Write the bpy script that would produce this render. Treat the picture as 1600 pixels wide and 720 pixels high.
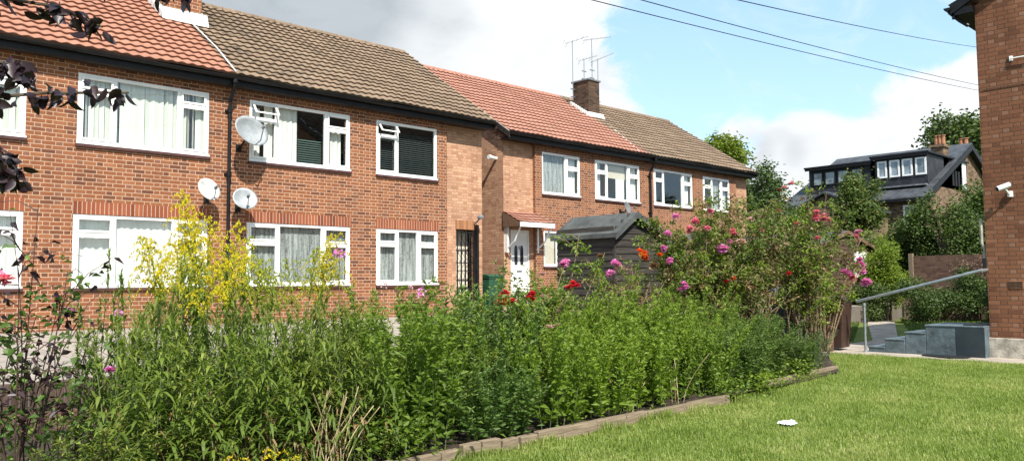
import bpy, bmesh, math, random
import numpy as np
from mathutils import Vector, Matrix
R = math.radians
random.seed(7)
rng = np.random.default_rng(7)
S = bpy.context.scene
COL = S.collection
for o in list(bpy.data.objects):
    bpy.data.objects.remove(o)

# ------------------------------------------------------------------ camera
YAW, PITCH, ROLL, FPX, EYE = .8181, .0665, -.0083, 1236.0, 1.4
F = Vector((math.cos(YAW) * math.cos(PITCH), math.sin(YAW) * math.cos(PITCH), math.sin(PITCH)))
Rt = Vector((math.sin(YAW), -math.cos(YAW), 0))
Up = Rt.cross(F)
rx = math.cos(ROLL) * Rt + math.sin(ROLL) * Up
ux = -math.sin(ROLL) * Rt + math.cos(ROLL) * Up
cam = bpy.data.cameras.new('camera')
cam.sensor_width = 36.0
cam.lens = 36.0 * FPX / 1600.0
cam.clip_start = 0.05
cam.clip_end = 900
co = bpy.data.objects.new('camera', cam)
COL.objects.link(co)
M = Matrix((rx, ux, -F)).transposed().to_4x4()
M.translation = Vector((0, 0, EYE))
co.matrix_world = M
S.camera = co

# ------------------------------------------------------------------ sun and exposure
SUN_AZ, SUN_EL = R(22), R(48)          # azimuth measured from -Y towards -X
sd = Vector((-math.sin(SUN_AZ) * math.cos(SUN_EL), -math.cos(SUN_AZ) * math.cos(SUN_EL), math.sin(SUN_EL)))
sl = bpy.data.lights.new('sun', 'SUN')
sl.energy = 4.6
sl.angle = R(.55)
sl.color = (1.0, .955, .87)
so = bpy.data.objects.new('sun', sl)
COL.objects.link(so)
so.rotation_euler = sd.to_track_quat('Z', 'Y').to_euler()
S.view_settings.view_transform = 'Standard'
S.view_settings.look = 'None'
S.view_settings.exposure = 0.95
S.view_settings.gamma = 1
S.view_settings.use_curve_mapping = False

# ------------------------------------------------------------------ node helpers
class NT:
    def __init__(s, tree):
        s.t = tree
        s.n = tree.nodes
        s.l = tree.links
    def node(s, typ, **kw):
        n = s.n.new(typ)
        for k, v in kw.items():
            setattr(n, k, v)
        return n
    def put(s, inp, v):
        if isinstance(v, bpy.types.NodeSocket):
            s.l.new(v, inp)
        elif isinstance(v, (tuple, list)):
            if len(v) == 3 and inp.type == 'RGBA':
                v = (*v, 1)
            inp.default_value = v
        else:
            inp.default_value = v
    def m(s, op, a, b=None, c=None, clamp=False):
        n = s.node('ShaderNodeMath', operation=op)
        n.use_clamp = clamp
        s.put(n.inputs[0], a)
        if b is not None: s.put(n.inputs[1], b)
        if c is not None: s.put(n.inputs[2], c)
        return n.outputs[0]
    def mix(s, f, a, b, mode='MIX'):
        n = s.node('ShaderNodeMix', data_type='RGBA', blend_type=mode)
        s.put(n.inputs[0], f); s.put(n.inputs[6], a); s.put(n.inputs[7], b)
        return n.outputs[2]
    def noise(s, vec, scale, detail=4, rough=.55, dist=0):
        n = s.node('ShaderNodeTexNoise')
        if vec is not None: s.put(n.inputs['Vector'], vec)
        n.inputs['Scale'].default_value = scale
        n.inputs['Detail'].default_value = detail
        n.inputs['Roughness'].default_value = rough
        n.inputs['Distortion'].default_value = dist
        return n.outputs[0]
    def ramp(s, f, stops):
        n = s.node('ShaderNodeValToRGB')
        e = n.color_ramp.elements
        while len(e) < len(stops): e.new(.5)
        for i, (p, c) in enumerate(stops):
            e[i].position = p
            e[i].color = (*c, 1) if len(c) == 3 else c
        s.put(n.inputs[0], f)
        return n.outputs[0]
    def mr(s, v, a, b, c=0., d=1., smooth=False):
        n = s.node('ShaderNodeMapRange')
        n.clamp = True
        if smooth: n.interpolation_type = 'SMOOTHSTEP'
        s.put(n.inputs[0], v); s.put(n.inputs[1], a); s.put(n.inputs[2], b); s.put(n.inputs[3], c); s.put(n.inputs[4], d)
        return n.outputs[0]
    def vec(s, x, y, z):
        n = s.node('ShaderNodeCombineXYZ')
        s.put(n.inputs[0], x); s.put(n.inputs[1], y); s.put(n.inputs[2], z)
        return n.outputs[0]
    def vm(s, op, a, b=None):
        n = s.node('ShaderNodeVectorMath', operation=op)
        s.put(n.inputs[0], a)
        if b is not None: s.put(n.inputs[1], b)
        return n
    def sep(s, v):
        n = s.node('ShaderNodeSeparateXYZ')
        s.put(n.inputs[0], v)
        return n.outputs
    def bump(s, h, strength=.5, dist=.01):
        n = s.node('ShaderNodeBump')
        n.inputs['Strength'].default_value = strength
        n.inputs['Distance'].default_value = dist
        s.put(n.inputs['Height'], h)
        return n.outputs[0]

def new_mat(name):
    m = bpy.data.materials.new(name)
    m.use_nodes = True
    m.node_tree.nodes.clear()
    return m, NT(m.node_tree)

def finish(m, t, color, rough=.8, normal=None, metal=0, spec=.3, extra=None):
    b = t.node('ShaderNodeBsdfPrincipled')
    t.put(b.inputs['Base Color'], color)
    t.put(b.inputs['Roughness'], rough)
    t.put(b.inputs['Metallic'], metal)
    t.put(b.inputs['Specular IOR Level'], spec)
    if normal is not None: t.put(b.inputs['Normal'], normal)
    o = t.node('ShaderNodeOutputMaterial')
    t.l.new(b.outputs[0], o.inputs[0])
    return m

def pos(t):
    return t.node('ShaderNodeNewGeometry').outputs['Position']

def plain(name, col, rough=.7, metal=0, var=.15, scale=6., spec=.3, bump=0., bscale=60.):
    m, t = new_mat(name)
    p = pos(t)
    n = t.noise(p, scale, 5)
    d = tuple(c * (1 - var * 2) for c in col)
    l = tuple(min(1, c * (1 + var)) for c in col)
    c = t.ramp(n, [(.3, d), (.7, l)])
    nn = t.bump(t.noise(p, bscale, 3), bump, .01) if bump else None
    return finish(m, t, c, rough, nn, metal, spec)

def brick(name, dark, mid, light, mortar, flemish=True, L=.225, Hh=.075, mw=.011, mdepth=.6, header=None, soldier=False, wear=.35):
    m, t = new_mat(name)
    g = t.node('ShaderNodeNewGeometry')
    px, py, pz = t.sep(g.outputs['Position'])
    nx, ny, nz = t.sep(g.outputs['True Normal'])
    side = t.m('GREATER_THAN', t.m('ABSOLUTE', nx), .6)
    u = t.m('ADD', t.m('MULTIPLY', px, t.m('SUBTRACT', 1., side)), t.m('MULTIPLY', py, side))
    v = pz
    wob = t.noise(g.outputs['Position'], 22, 2)
    wob2 = t.m('MULTIPLY', t.m('SUBTRACT', wob, .5), .010)
    u = t.m('ADD', u, wob2); v = t.m('ADD', v, wob2)
    if soldier:
        u, v = v, u
        L2 = .26
        row = t.m('FLOOR', t.m('DIVIDE', v, Hh)); fv = t.m('FRACT', t.m('DIVIDE', v, Hh))
        d = t.m('MULTIPLY', t.m('MINIMUM', fv, t.m('SUBTRACT', 1., fv)), Hh)
        bid = t.vec(row, 3., 0.)
        hd = 0.
    else:
        vv = t.m('DIVIDE', v, Hh)
        row = t.m('FLOOR', vv); fv = t.m('FRACT', vv)
        per = L * 1.5 if flemish else L
        uu = t.m('ADD', t.m('DIVIDE', u, per), t.m('MULTIPLY', t.m('MODULO', t.m('ADD', row, 1000.), 2.), .5))
        i = t.m('FLOOR', uu); f = t.m('FRACT', uu)
        du = t.m('MINIMUM', f, t.m('SUBTRACT', 1., f))
        hd = 0.
        if flemish:
            du = t.m('MINIMUM', du, t.m('ABSOLUTE', t.m('SUBTRACT', f, 2 / 3)))
            hd = t.m('GREATER_THAN', f, 2 / 3)
        du = t.m('MULTIPLY', du, per)
        dv = t.m('MULTIPLY', t.m('MINIMUM', fv, t.m('SUBTRACT', 1., fv)), Hh)
        d = t.m('MINIMUM', du, dv)
        bid = t.vec(t.m('ADD', t.m('MULTIPLY', i, 2.), hd), row, 0.)
    wn = t.node('ShaderNodeTexWhiteNoise', noise_dimensions='3D')
    t.put(wn.inputs['Vector'], bid)
    rnd = wn.outputs['Value']
    c = t.ramp(rnd, [(0, dark), (.12, dark), (.3, mid), (.62, mid), (1, light)])
    if header is not None and flemish and not soldier:
        c = t.mix(t.m('MULTIPLY', hd, t.m('GREATER_THAN', rnd, .72)), c, header)
    fine = t.noise(g.outputs['Position'], 90, 3)
    c = t.mix(.35, c, t.ramp(fine, [(.3, (.45, .45, .45)), (.7, (1.25, 1.2, 1.15))]), 'MULTIPLY')
    mort = t.mr(d, mw * .4, mw * .72, 1., 0.)
    mc = t.mix(t.noise(g.outputs['Position'], 9, 3), mortar, tuple(x * .62 for x in mortar))
    c = t.mix(mort, c, mc)
    big = t.noise(g.outputs['Position'], .9, 5, .6)
    c = t.mix(wear, c, t.ramp(big, [(.32, (.62, .6, .6)), (.6, (1.1, 1.08, 1.05))]), 'MULTIPLY')
    st_v = t.vm('MULTIPLY', g.outputs['Position'], (3.2, 3.2, .32)).outputs[0]
    c = t.mix(wear * .8, c, t.ramp(t.noise(st_v, 1., 5, .7), [(.34, (.60, .57, .55)), (.52, (1., 1., 1.)), (.72, (1.12, 1.1, 1.08))]), 'MULTIPLY')
    h = t.m('ADD', t.m('SUBTRACT', 1., mort), t.m('MULTIPLY', fine, .4))
    return finish(m, t, c, .88, t.bump(h, mdepth, .008), spec=.2)

def foliage(name, c1, c2, c3=None, trans=.3, rough=.55, spec=.35):
    m, t = new_mat(name)
    a = t.node('ShaderNodeAttribute', attribute_name='rnd')
    oi = t.node('ShaderNodeObjectInfo')
    v = t.m('ADD', t.m('MULTIPLY', a.outputs['Fac'], .72), t.m('MULTIPLY', oi.outputs['Random'], .28))
    stops = [(0, c1), (.62, c2), (1, c3 or c2)]
    c = t.ramp(v, stops)
    if 'petal' not in name and 'purple' not in name and 'dry' not in name: c = t.mix(t.m('MULTIPLY', t.m('FRACT', t.m('MULTIPLY', oi.outputs['Random'], 7.31)), .45), c, t.mix(.6, c, (.12, .13, .025)))
    b = t.node('ShaderNodeBsdfPrincipled')
    t.put(b.inputs['Base Color'], c)
    b.inputs['Roughness'].default_value = rough
    b.inputs['Specular IOR Level'].default_value = spec
    tr = t.node('ShaderNodeBsdfTranslucent')
    t.put(tr.inputs['Color'], t.mix(.5, c, t.mix(1., c, (1.3, 1.6, .5), 'MULTIPLY')))
    mx = t.node('ShaderNodeMixShader')
    mx.inputs[0].default_value = trans
    t.l.new(b.outputs[0], mx.inputs[1]); t.l.new(tr.outputs[0], mx.inputs[2])
    o = t.node('ShaderNodeOutputMaterial')
    t.l.new(mx.outputs[0], o.inputs[0])
    return m

# ------------------------------------------------------------------ world: Nishita sky with procedural clouds
def pixdir(px, py):
    u = (px - 800) / FPX; v = (360 - py) / FPX
    return (F + u * rx + v * ux).normalized()

W = bpy.data.worlds.new('World')
S.world = W
W.use_nodes = True
W.node_tree.nodes.clear()
t = NT(W.node_tree)
sky = t.node('ShaderNodeTexSky')
sky.sky_type = 'NISHITA'
sky.sun_disc = False
sky.sun_elevation = SUN_EL
sky.sun_rotation = math.atan2(sd.x, sd.y)
sky.altitude = 50
sky.air_density = 1.0
sky.dust_density = 0.8
sky.ozone_density = 1.2
dirv = t.vm('NORMALIZE', t.node('ShaderNodeTexCoord').outputs['Generated']).outputs[0]
dx, dy, dz = t.sep(dirv)
zz = t.m('ADD', t.m('MAXIMUM', dz, 0.), .22)
plane = t.vec(t.m('DIVIDE', dx, zz), t.m('DIVIDE', dy, zz), dz)
n1 = t.noise(plane, 1.15, 9, .58, .35)
n2 = t.noise(t.vm('ADD', t.vm('MULTIPLY', dirv, (1., 1., 1.7)).outputs[0], (3.1, .7, 1.9)).outputs[0], 6.5, 9, .64, .5)
def blob(px, py, rad):
    d = pixdir(px, py)
    c = t.vm('DOT_PRODUCT', dirv, tuple(d)).outputs['Value']
    return t.mr(c, math.cos(rad), 1 - (1 - math.cos(rad)) * .05, 0., 1., True)
def total(items):
    acc = None
    for px, py, rad, amp in items:
        b = t.m('MULTIPLY', blob(px, py, rad), amp)
        acc = b if acc is None else t.m('ADD', acc, b)
    return acc
cover = total([(560, 60, .26, .45), (760, 120, .16, .35), (300, -60, .4, .4), (980, 200, .12, .16), (1330, 215, .13, .40), (1180, 275, .12, .3),
               (1480, 200, .12, .3), (1420, -10, .08, .22), (1500, 150, .07, .2), (900, 20, .12, .26), (960, 160, .10, .24), (780, 130, .12, .2), (1140, 170, .05, .24),
               (1120, 90, .16, -.36), (1010, 60, .10, -.20), (1290, 70, .15, -.34), (1060, 190, .08, -.14), (1440, 110, .10, -.20), (850, 65, .045, -.2)])
dens = t.m('ADD', t.m('ADD', t.m('MULTIPLY', n1, .75), t.m('MULTIPLY', t.m('ADD', t.m('MULTIPLY', t.m('SUBTRACT', n2, .5), 2.4), .5), .48)), cover)
mask = t.mr(dens, .56, .80, 0., 1., True)
grey = total([(440, -80, .19, .62), (560, -5, .09, .4), (690, 20, .05, .25), (1170, 238, .035, .3), (1215, 242, .04, .38), (1265, 242, .035, .3), (300, -120, .4, .5)])
gm = t.m('MULTIPLY', t.m('ADD', t.m('MULTIPLY', grey, 1.0), t.m('ADD', t.m('MULTIPLY', t.m('SUBTRACT', n1, .5), 1.6), t.m('MULTIPLY', t.m('SUBTRACT', n2, .5), 1.7))), 1., clamp=True)
skyc = t.mix(.62, t.mix(1., sky.outputs[0], (2.0, 1.95, 1.75), 'MULTIPLY'), (2.25, 3.65, 5.35))
cloudc = t.mix(gm, (5.6, 5.75, 5.85), (3.0, 3.3, 3.55))
hz = t.mr(dz, 0., .14, .6, 0.)
wisp = t.mr(t.noise(t.vm('MULTIPLY', plane, (1.0, 2.4, 1.)).outputs[0], 1.9, 8, .66, .8), .50, .80, 0., .62, True)
skyc = t.mix(wisp, skyc, (5.0, 5.5, 5.8))
skyc = t.mix(hz, skyc, (4.7, 5.3, 5.7))
cloudc = t.mix(1., cloudc, t.ramp(n2, [(.30, (.80, .82, .84)), (.55, (1., 1., 1.)), (.75, (1.04, 1.04, 1.03))]), 'MULTIPLY')
final = t.mix(mask, skyc, cloudc)
below = t.mr(dz, -.02, -.0, 1., 0.)
final = t.mix(below, final, (1.0, 1.1, .8))
bg = t.node('ShaderNodeBackground')
bg.inputs['Strength'].default_value = .1
t.l.new(final, bg.inputs['Color'])
wo = t.node('ShaderNodeOutputWorld')
t.l.new(bg.outputs[0], wo.inputs[0])

# ------------------------------------------------------------------ object helpers
def tag(o, label=None, cat=None, group=None, kind=None):
    if label: o['label'] = label
    if cat: o['category'] = cat
    if group: o['group'] = group
    if kind: o['kind'] = kind
    return o

def empty(name, loc, label, cat, group=None, rz=0.):
    o = bpy.data.objects.new(name, None)
    COL.objects.link(o)
    o.location = loc
    o.rotation_euler = (0, 0, rz)
    o.empty_display_size = .1
    return tag(o, label, cat, group)

def link(name, me, mat, parent=None, world=True):
    if mat is not None and not me.materials:
        me.materials.append(mat)
    o = bpy.data.objects.new(name, me)
    COL.objects.link(o)
    if parent is not None:
        o.parent = parent
        if world:
            w = Matrix.Translation(parent.location) if parent.parent is None else Matrix.Translation(parent.matrix_basis.translation)
            # vertices are given in world metres: bring them into the parent's frame
            o.matrix_parent_inverse = root_inv(parent)
    return o

def root_inv(p):
    m = Matrix.Identity(4)
    chain = []
    while p is not None:
        chain.append(p); p = p.parent
    for q in reversed(chain):
        m = m @ q.matrix_parent_inverse @ q.matrix_basis
    return m.inverted()

class B:
    """collects simple shapes into one mesh"""
    def __init__(s):
        s.v = []; s.f = []
    def poly(s, pts, faces):
        k = len(s.v)
        s.v += [tuple(p) for p in pts]
        s.f += [tuple(k + i for i in f) for f in faces]
        return s
    def box(s, a, b, ch=0.):
        x0, x1 = sorted((a[0], b[0])); y0, y1 = sorted((a[1], b[1])); z0, z1 = sorted((a[2], b[2]))
        s.poly([(x0, y0, z0), (x1, y0, z0), (x1, y1, z0), (x0, y1, z0), (x0, y0, z1), (x1, y0, z1), (x1, y1, z1), (x0, y1, z1)],
               [(0, 3, 2, 1), (4, 5, 6, 7), (0, 1, 5, 4), (1, 2, 6, 5), (2, 3, 7, 6), (3, 0, 4, 7)])
        return s
    def tube(s, pts, r, n=8, cap=True):
        pts = [Vector(p) for p in pts]
        rs = r if isinstance(r, (list, tuple)) else [r] * len(pts)
        k0 = len(s.v)
        prev = None
        for i, p in enumerate(pts):
            d = (pts[min(i + 1, len(pts) - 1)] - pts[max(i - 1, 0)])
            if d.length < 1e-9: d = Vector((0, 0, 1))
            d.normalize()
            a = prev if prev is not None else (Vector((0, 0, 1)) if abs(d.z) < .9 else Vector((1, 0, 0)))
            x = (a - d * a.dot(d))
            if x.length < 1e-6: x = d.orthogonal()
            x.normalize(); y = d.cross(x); prev = x
            for j in range(n):
                th = 2 * math.pi * j / n
                s.v.append(tuple(p + (x * math.cos(th) + y * math.sin(th)) * rs[i]))
        for i in range(len(pts) - 1):
            for j in range(n):
                a = k0 + i * n + j; b = k0 + i * n + (j + 1) % n
                s.f.append((a, b, b + n, a + n))
        if cap:
            s.f.append(tuple(k0 + j for j in reversed(range(n))))
            s.f.append(tuple(k0 + (len(pts) - 1) * n + j for j in range(n)))
        return s
    def lathe(s, prof, c=(0, 0, 0), n=16):
        k0 = len(s.v)
        for r, z in prof:
            for j in range(n):
                th = 2 * math.pi * j / n
                s.v.append((c[0] + r * math.cos(th), c[1] + r * math.sin(th), c[2] + z))
        for i in range(len(prof) - 1):
            for j in range(n):
                a = k0 + i * n + j; b = k0 + i * n + (j + 1) % n
                s.f.append((a, b, b + n, a + n))
        s.f.append(tuple(k0 + j for j in reversed(range(n))))
        s.f.append(tuple(k0 + (len(prof) - 1) * n + j for j in range(n)))
        return s
    def prism(s, prof, axis, a, b):
        """prof: list of 2D points; axis 'x': (y,z) profile run along x; 'y': (x,z) run along y; 'z': (x,y) run along z"""
        n = len(prof)
        def P(q, w):
            return {'x': (w, q[0], q[1]), 'y': (q[0], w, q[1]), 'z': (q[0], q[1], w)}[axis]
        pts = [P(q, a) for q in prof] + [P(q, b) for q in prof]
        fs = [tuple(range(n)), tuple(range(2 * n - 1, n - 1, -1))] + [(i, i + n, (i + 1) % n + n, (i + 1) % n) for i in range(n)]
        return s.poly(pts, fs)
    def build(s, name, mat, parent=None, bevel=0., smooth=False, local=False):
        me = bpy.data.meshes.new(name)
        me.from_pydata(s.v, [], s.f)
        bm = bmesh.new(); bm.from_mesh(me)
        bmesh.ops.recalc_face_normals(bm, faces=bm.faces)
        bm.to_mesh(me); bm.free()
        o = link(name, me, mat, parent, not local)
        if bevel:
            md = o.modifiers.new('bevel', 'BEVEL'); md.width = bevel; md.segments = 2; md.limit_method = 'ANGLE'
        if smooth:
            for p in me.polygons: p.use_smooth = True
        return o

def copy_tree(o, parent=None):
    c = o.copy(); COL.objects.link(c); c.parent = parent
    for ch in o.children: copy_tree(ch, c)
    return c

# ------------------------------------------------------------------ materials
brickA = brick('red_brick', (.125, .050, .030), (.215, .080, .037), (.275, .115, .056), (.50, .345, .235), header=(.19, .085, .055), mw=.0118)
brickA_soldier = brick('red_brick_upright', (.16, .045, .024), (.225, .065, .032), (.29, .095, .045), (.50, .37, .27), soldier=True)
brickD_soldier = brick('grimy_brick_upright', (.05, .035, .028), (.085, .058, .045), (.12, .08, .06), (.15, .12, .10), soldier=True)
brickL = brick('pale_orange_brick', (.34, .18, .11), (.43, .245, .155), (.52, .315, .20), (.33, .21, .14), flemish=True, L=.225, mw=.010, mdepth=.4)
brickL_soldier = brick('pale_brick_upright', (.27, .115, .055), (.36, .17, .08), (.42, .21, .10), (.32, .2, .12), soldier=True)
brickR = brick('weathered_brick', (.15, .062, .034), (.20, .086, .046), (.235, .108, .062), (.13, .075, .05), header=(.24, .125, .08), L=.225, Hh=.0785, mw=.011, mdepth=.9, wear=.5)
brickC = brick('sooty_brick', (.035, .024, .018), (.075, .045, .030), (.12, .07, .045), (.10, .08, .06), flemish=False)
brickV = brick('old_stock_brick', (.07, .045, .03), (.16, .10, .06), (.26, .17, .10), (.20, .16, .12), flemish=False, mw=.014)
brickW = brick('garden_wall_brick', (.09, .05, .038), (.13, .073, .052), (.17, .10, .07), (.17, .13, .10))
white = plain('white_frame_plastic', (.78, .78, .76), .35, var=.05, scale=2.5, spec=.5)
white_dirty = plain('white_mortar_flashing', (.62, .62, .60), .85, var=.25, scale=9, bump=.5)
black = plain('black_gutter_plastic', (.007, .007, .008), .5, var=.3, spec=.25)
soffit = plain('dark_brown_soffit', (.028, .020, .016), .7, var=.25)
sillm = plain('dark_red_sill_tile', (.07, .03, .028), .6, var=.25)
dish_grey = plain('grey_dish_metal', (.30, .32, .33), .45, metal=.1, var=.12, scale=8)
dish_white = plain('pale_dish_metal', (.56, .55, .52), .5, var=.15, scale=12)
galv = plain('galvanised_steel', (.36, .39, .40), .42, metal=.75, var=.12, scale=14)
ironm = plain('black_iron', (.02, .02, .02), .5, metal=.4, var=.3)
conc = plain('pale_concrete', (.36, .31, .255), .9, var=.2, scale=2.2, bump=.5, bscale=120)
plinthm = plain('rendered_plinth', (.40, .36, .30), .9, var=.3, scale=5, bump=.8, bscale=30)
step_paint = plain('grey_step_paint', (.095, .125, .14), .62, var=.22, scale=5, bump=1., bscale=14)
step_shadow = plain('painted_step_shadow', (.026, .036, .043), .6, var=.12, scale=5)  # step paint darkened to stand for a shadow on the landing
rubber = plain('black_rubber', (.012, .013, .015), .75, var=.2)
felt = plain('roofing_felt', (.080, .085, .082), .93, var=.22, scale=4, bump=.8, bscale=220)
lead = plain('lead_grey', (.16, .17, .18), .6, var=.2)
soil = plain('dark_soil', (.045, .032, .022), .95, var=.4, scale=14, bump=1., bscale=50)
bark = plain('tree_bark', (.09, .065, .045), .9, var=.3, scale=12, bump=1., bscale=40)
cane = plain('woody_cane', (.20, .145, .085), .8, var=.35, scale=20)
cane_dark = plain('dark_cane', (.07, .04, .03), .8, var=.3, scale=20)
stem_g = plain('green_stem', (.10, .13, .045), .7, var=.25, scale=15)
straw = plain('dry_straw', (.34, .27, .15), .8, var=.3, scale=15)
cream = plain('cream_panel', (.62, .57, .46), .6, var=.06)
room = plain('room_wall', (.20, .18, .16), .9, var=.1)
terracotta = plain('terracotta_clay', (.33, .15, .08), .8, var=.2)
cloth = plain('white_curtain_cloth', (.72, .71, .67), .9, var=.05, scale=3)

def net_mat():
    m, t = new_mat('net_curtain')
    p = pos(t)
    n = t.m('ADD', t.m('MULTIPLY', t.noise(t.vm('MULTIPLY', p, (16., 16., 1.6)).outputs[0], 1., 3, .6), .6), t.m('MULTIPLY', t.noise(p, 26, 4, .7), .4))
    d = t.node('ShaderNodeBsdfDiffuse'); d.inputs[0].default_value = (.72, .74, .72, 1)
    tl = t.node('ShaderNodeBsdfTranslucent'); tl.inputs[0].default_value = (.6, .6, .6, 1)
    tr = t.node('ShaderNodeBsdfTransparent')
    a = t.node('ShaderNodeMixShader'); a.inputs[0].default_value = .3
    t.l.new(d.outputs[0], a.inputs[1]); t.l.new(tl.outputs[0], a.inputs[2])
    b = t.node('ShaderNodeMixShader')
    t.put(b.inputs[0], t.mr(n, .42, .62, .78, .25))
    t.l.new(tr.outputs[0], b.inputs[1]); t.l.new(a.outputs[0], b.inputs[2])
    o = t.node('ShaderNodeOutputMaterial'); t.l.new(b.outputs[0], o.inputs[0])
    return m
net = net_mat()

def blind_mat(name, col):
    m, t = new_mat(name)
    p = pos(t)
    n = t.noise(p, 3, 3)
    c = t.mix(n, col, tuple(x * .8 for x in col))
    return finish(m, t, c, .8)
vblind = blind_mat('cream_blind_fabric', (.70, .70, .62))
hblind = blind_mat('dark_slat', (.05, .065, .065))
gblind = blind_mat('green_slat', (.07, .13, .12))
rollb = blind_mat('cream_roller_blind', (.66, .58, .48))

def glass_mat():
    m, t = new_mat('window_glass')
    tr = t.node('ShaderNodeBsdfTransparent'); tr.inputs[0].default_value = (.86, .90, .89, 1)
    gl = t.node('ShaderNodeBsdfGlossy'); gl.inputs[0].default_value = (.9, .95, 1, 1); gl.inputs['Roughness'].default_value = .015
    p = pos(t)
    t.put(gl.inputs['Normal'], t.bump(t.noise(p, 1.6, 2), .12, .02))
    g = t.node('ShaderNodeNewGeometry')
    cs_ = t.m('ABSOLUTE', t.vm('DOT_PRODUCT', g.outputs['Incoming'], g.outputs['True Normal']).outputs['Value'])
    fr = t.m('ADD', .045, t.m('MULTIPLY', .95, t.m('POWER', t.m('SUBTRACT', 1., cs_), 5.)))
    mx = t.node('ShaderNodeMixShader')
    t.put(mx.inputs[0], t.m('MULTIPLY', fr, 1.9, clamp=True))
    t.l.new(tr.outputs[0], mx.inputs[1]); t.l.new(gl.outputs[0], mx.inputs[2])
    o = t.node('ShaderNodeOutputMaterial'); t.l.new(mx.outputs[0], o.inputs[0])
    return m
glass = glass_mat()

def tile_mat(name, c1, c2, stain, stain_amt=.5, moss=0.):
    m, t = new_mat(name)
    g = t.node('ShaderNodeNewGeometry')
    px, py, pz = t.sep(g.outputs['Position'])
    wn = t.node('ShaderNodeTexWhiteNoise', noise_dimensions='3D')
    t.put(wn.inputs['Vector'], t.vec(t.m('FLOOR', t.m('DIVIDE', px, .3)), t.m('FLOOR', t.m('DIVIDE', pz, .165)), 0.))
    c = t.mix(wn.outputs['Value'], c1, c2)
    n = t.noise(g.outputs['Position'], 1.1, 6, .65)
    c = t.mix(t.mr(n, .42, .72, 0., stain_amt), c, stain)
    n2 = t.noise(g.outputs['Position'], 30, 4, .7)
    lap = t.node('ShaderNodeAttribute', attribute_name='rnd').outputs['Fac']   # lap shadow and grime put into the colour of the tile noses
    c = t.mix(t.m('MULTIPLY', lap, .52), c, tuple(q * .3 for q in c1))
    c = t.mix(.4, c, t.ramp(n2, [(.3, (.55, .55, .55)), (.7, (1.2, 1.2, 1.2))]), 'MULTIPLY')
    c = t.mix(t.mr(t.noise(g.outputs['Position'], 7.5, 5, .75), .60, .68, 0., .38), c, (.30, .29, .24))
    c = t.mix(t.mr(t.noise(g.outputs['Position'], 5.1, 5, .75), .60, .70, 0., .45), c, (.05, .045, .035))
    if moss:
        n3 = t.noise(g.outputs['Position'], 3.2, 7, .7)
        near = t.mr(px, 6.7, 9.2, 1., .25)
        c = t.mix(t.m('MULTIPLY', t.mr(n3, .48, .60, 0., moss), near), c, (.030, .026, .020))
    return finish(m, t, c, .85, t.bump(n2, .4, .01), spec=.25)
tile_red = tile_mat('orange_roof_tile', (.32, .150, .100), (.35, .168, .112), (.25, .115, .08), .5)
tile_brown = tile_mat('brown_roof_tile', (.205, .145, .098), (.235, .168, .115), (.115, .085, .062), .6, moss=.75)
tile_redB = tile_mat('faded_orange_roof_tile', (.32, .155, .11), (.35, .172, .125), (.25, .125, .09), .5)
slate = plain('blue_grey_slate', (.055, .06, .068), .6, var=.25, scale=2.5, bump=.6, bscale=12)
cladding = plain('dark_slate_cladding', (.028, .03, .036), .6, var=.3, scale=3)

def ground_mat(name, c1, c2, c3, s1=.6, s2=18, bump=1.):
    m, t = new_mat(name)
    p = pos(t)
    a = t.noise(p, s1, 5); b = t.noise(p, s2, 6, .7)
    c = t.mix(t.mr(a, .35, .65), c1, c2)
    c = t.mix(t.mr(b, .45, .7), c, c3)
    return finish(m, t, c, .95, t.bump(t.noise(p, 70, 4, .7), bump, .02), spec=.1)
lawn_m = ground_mat('lawn_ground', (.10, .15, .03), (.14, .185, .04), (.19, .19, .075))
field_m = ground_mat('rough_grass_ground', (.035, .055, .014), (.05, .075, .02), (.07, .07, .03))

def paving_mat():
    m, t = new_mat('concrete_paving')
    p = pos(t)
    br = t.node('ShaderNodeTexBrick')
    br.offset = 0.
    t.put(br.inputs['Vector'], p)
    br.inputs['Scale'].default_value = 1.
    br.inputs['Brick Width'].default_value = .9
    br.inputs['Row Height'].default_value = .6
    br.inputs['Mortar Size'].default_value = .008
    br.inputs['Color1'].default_value = (.34, .29, .245, 1); br.inputs['Color2'].default_value = (.28, .245, .21, 1); br.inputs['Mortar'].default_value = (.14, .12, .10, 1)
    n = t.noise(p, 1.6, 6, .65)
    c = t.mix(.6, br.outputs[0], t.ramp(n, [(.3, (.6, .6, .6)), (.7, (1.15, 1.12, 1.1))]), 'MULTIPLY')
    return finish(m, t, c, .9, t.bump(t.noise(p, 90, 4), .4, .01))
paving = paving_mat()

def wood_mat(name, c1, c2, axis=2, rough=.85, sc=(1.5, 1.5, 30)):
    m, t = new_mat(name)
    p = pos(t)
    mp = t.node('ShaderNodeMapping'); t.put(mp.inputs[0], p)
    mp.inputs['Scale'].default_value = sc
    n = t.noise(mp.outputs[0], 1.5, 6, .65, .4)
    c = t.ramp(n, [(.3, c1), (.7, c2)])
    return finish(m, t, c, rough, t.bump(n, .8, .01), spec=.25)
shed_wood = wood_mat('black_stained_board', (.010, .009, .008), (.066, .057, .049))
timber = wood_mat('weathered_timber', (.10, .075, .05), (.27, .21, .145), sc=(2, 30, 30))
shade_board = wood_mat('painted_shade_board', (.045, .026, .018), (.10, .06, .04), sc=(30, 30, 2))  # darker brown wood, the gable's shade put into the colour
brown_wood = wood_mat('brown_fence_wood', (.09, .05, .03), (.19, .11, .07), sc=(30, 30, 2))

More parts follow.
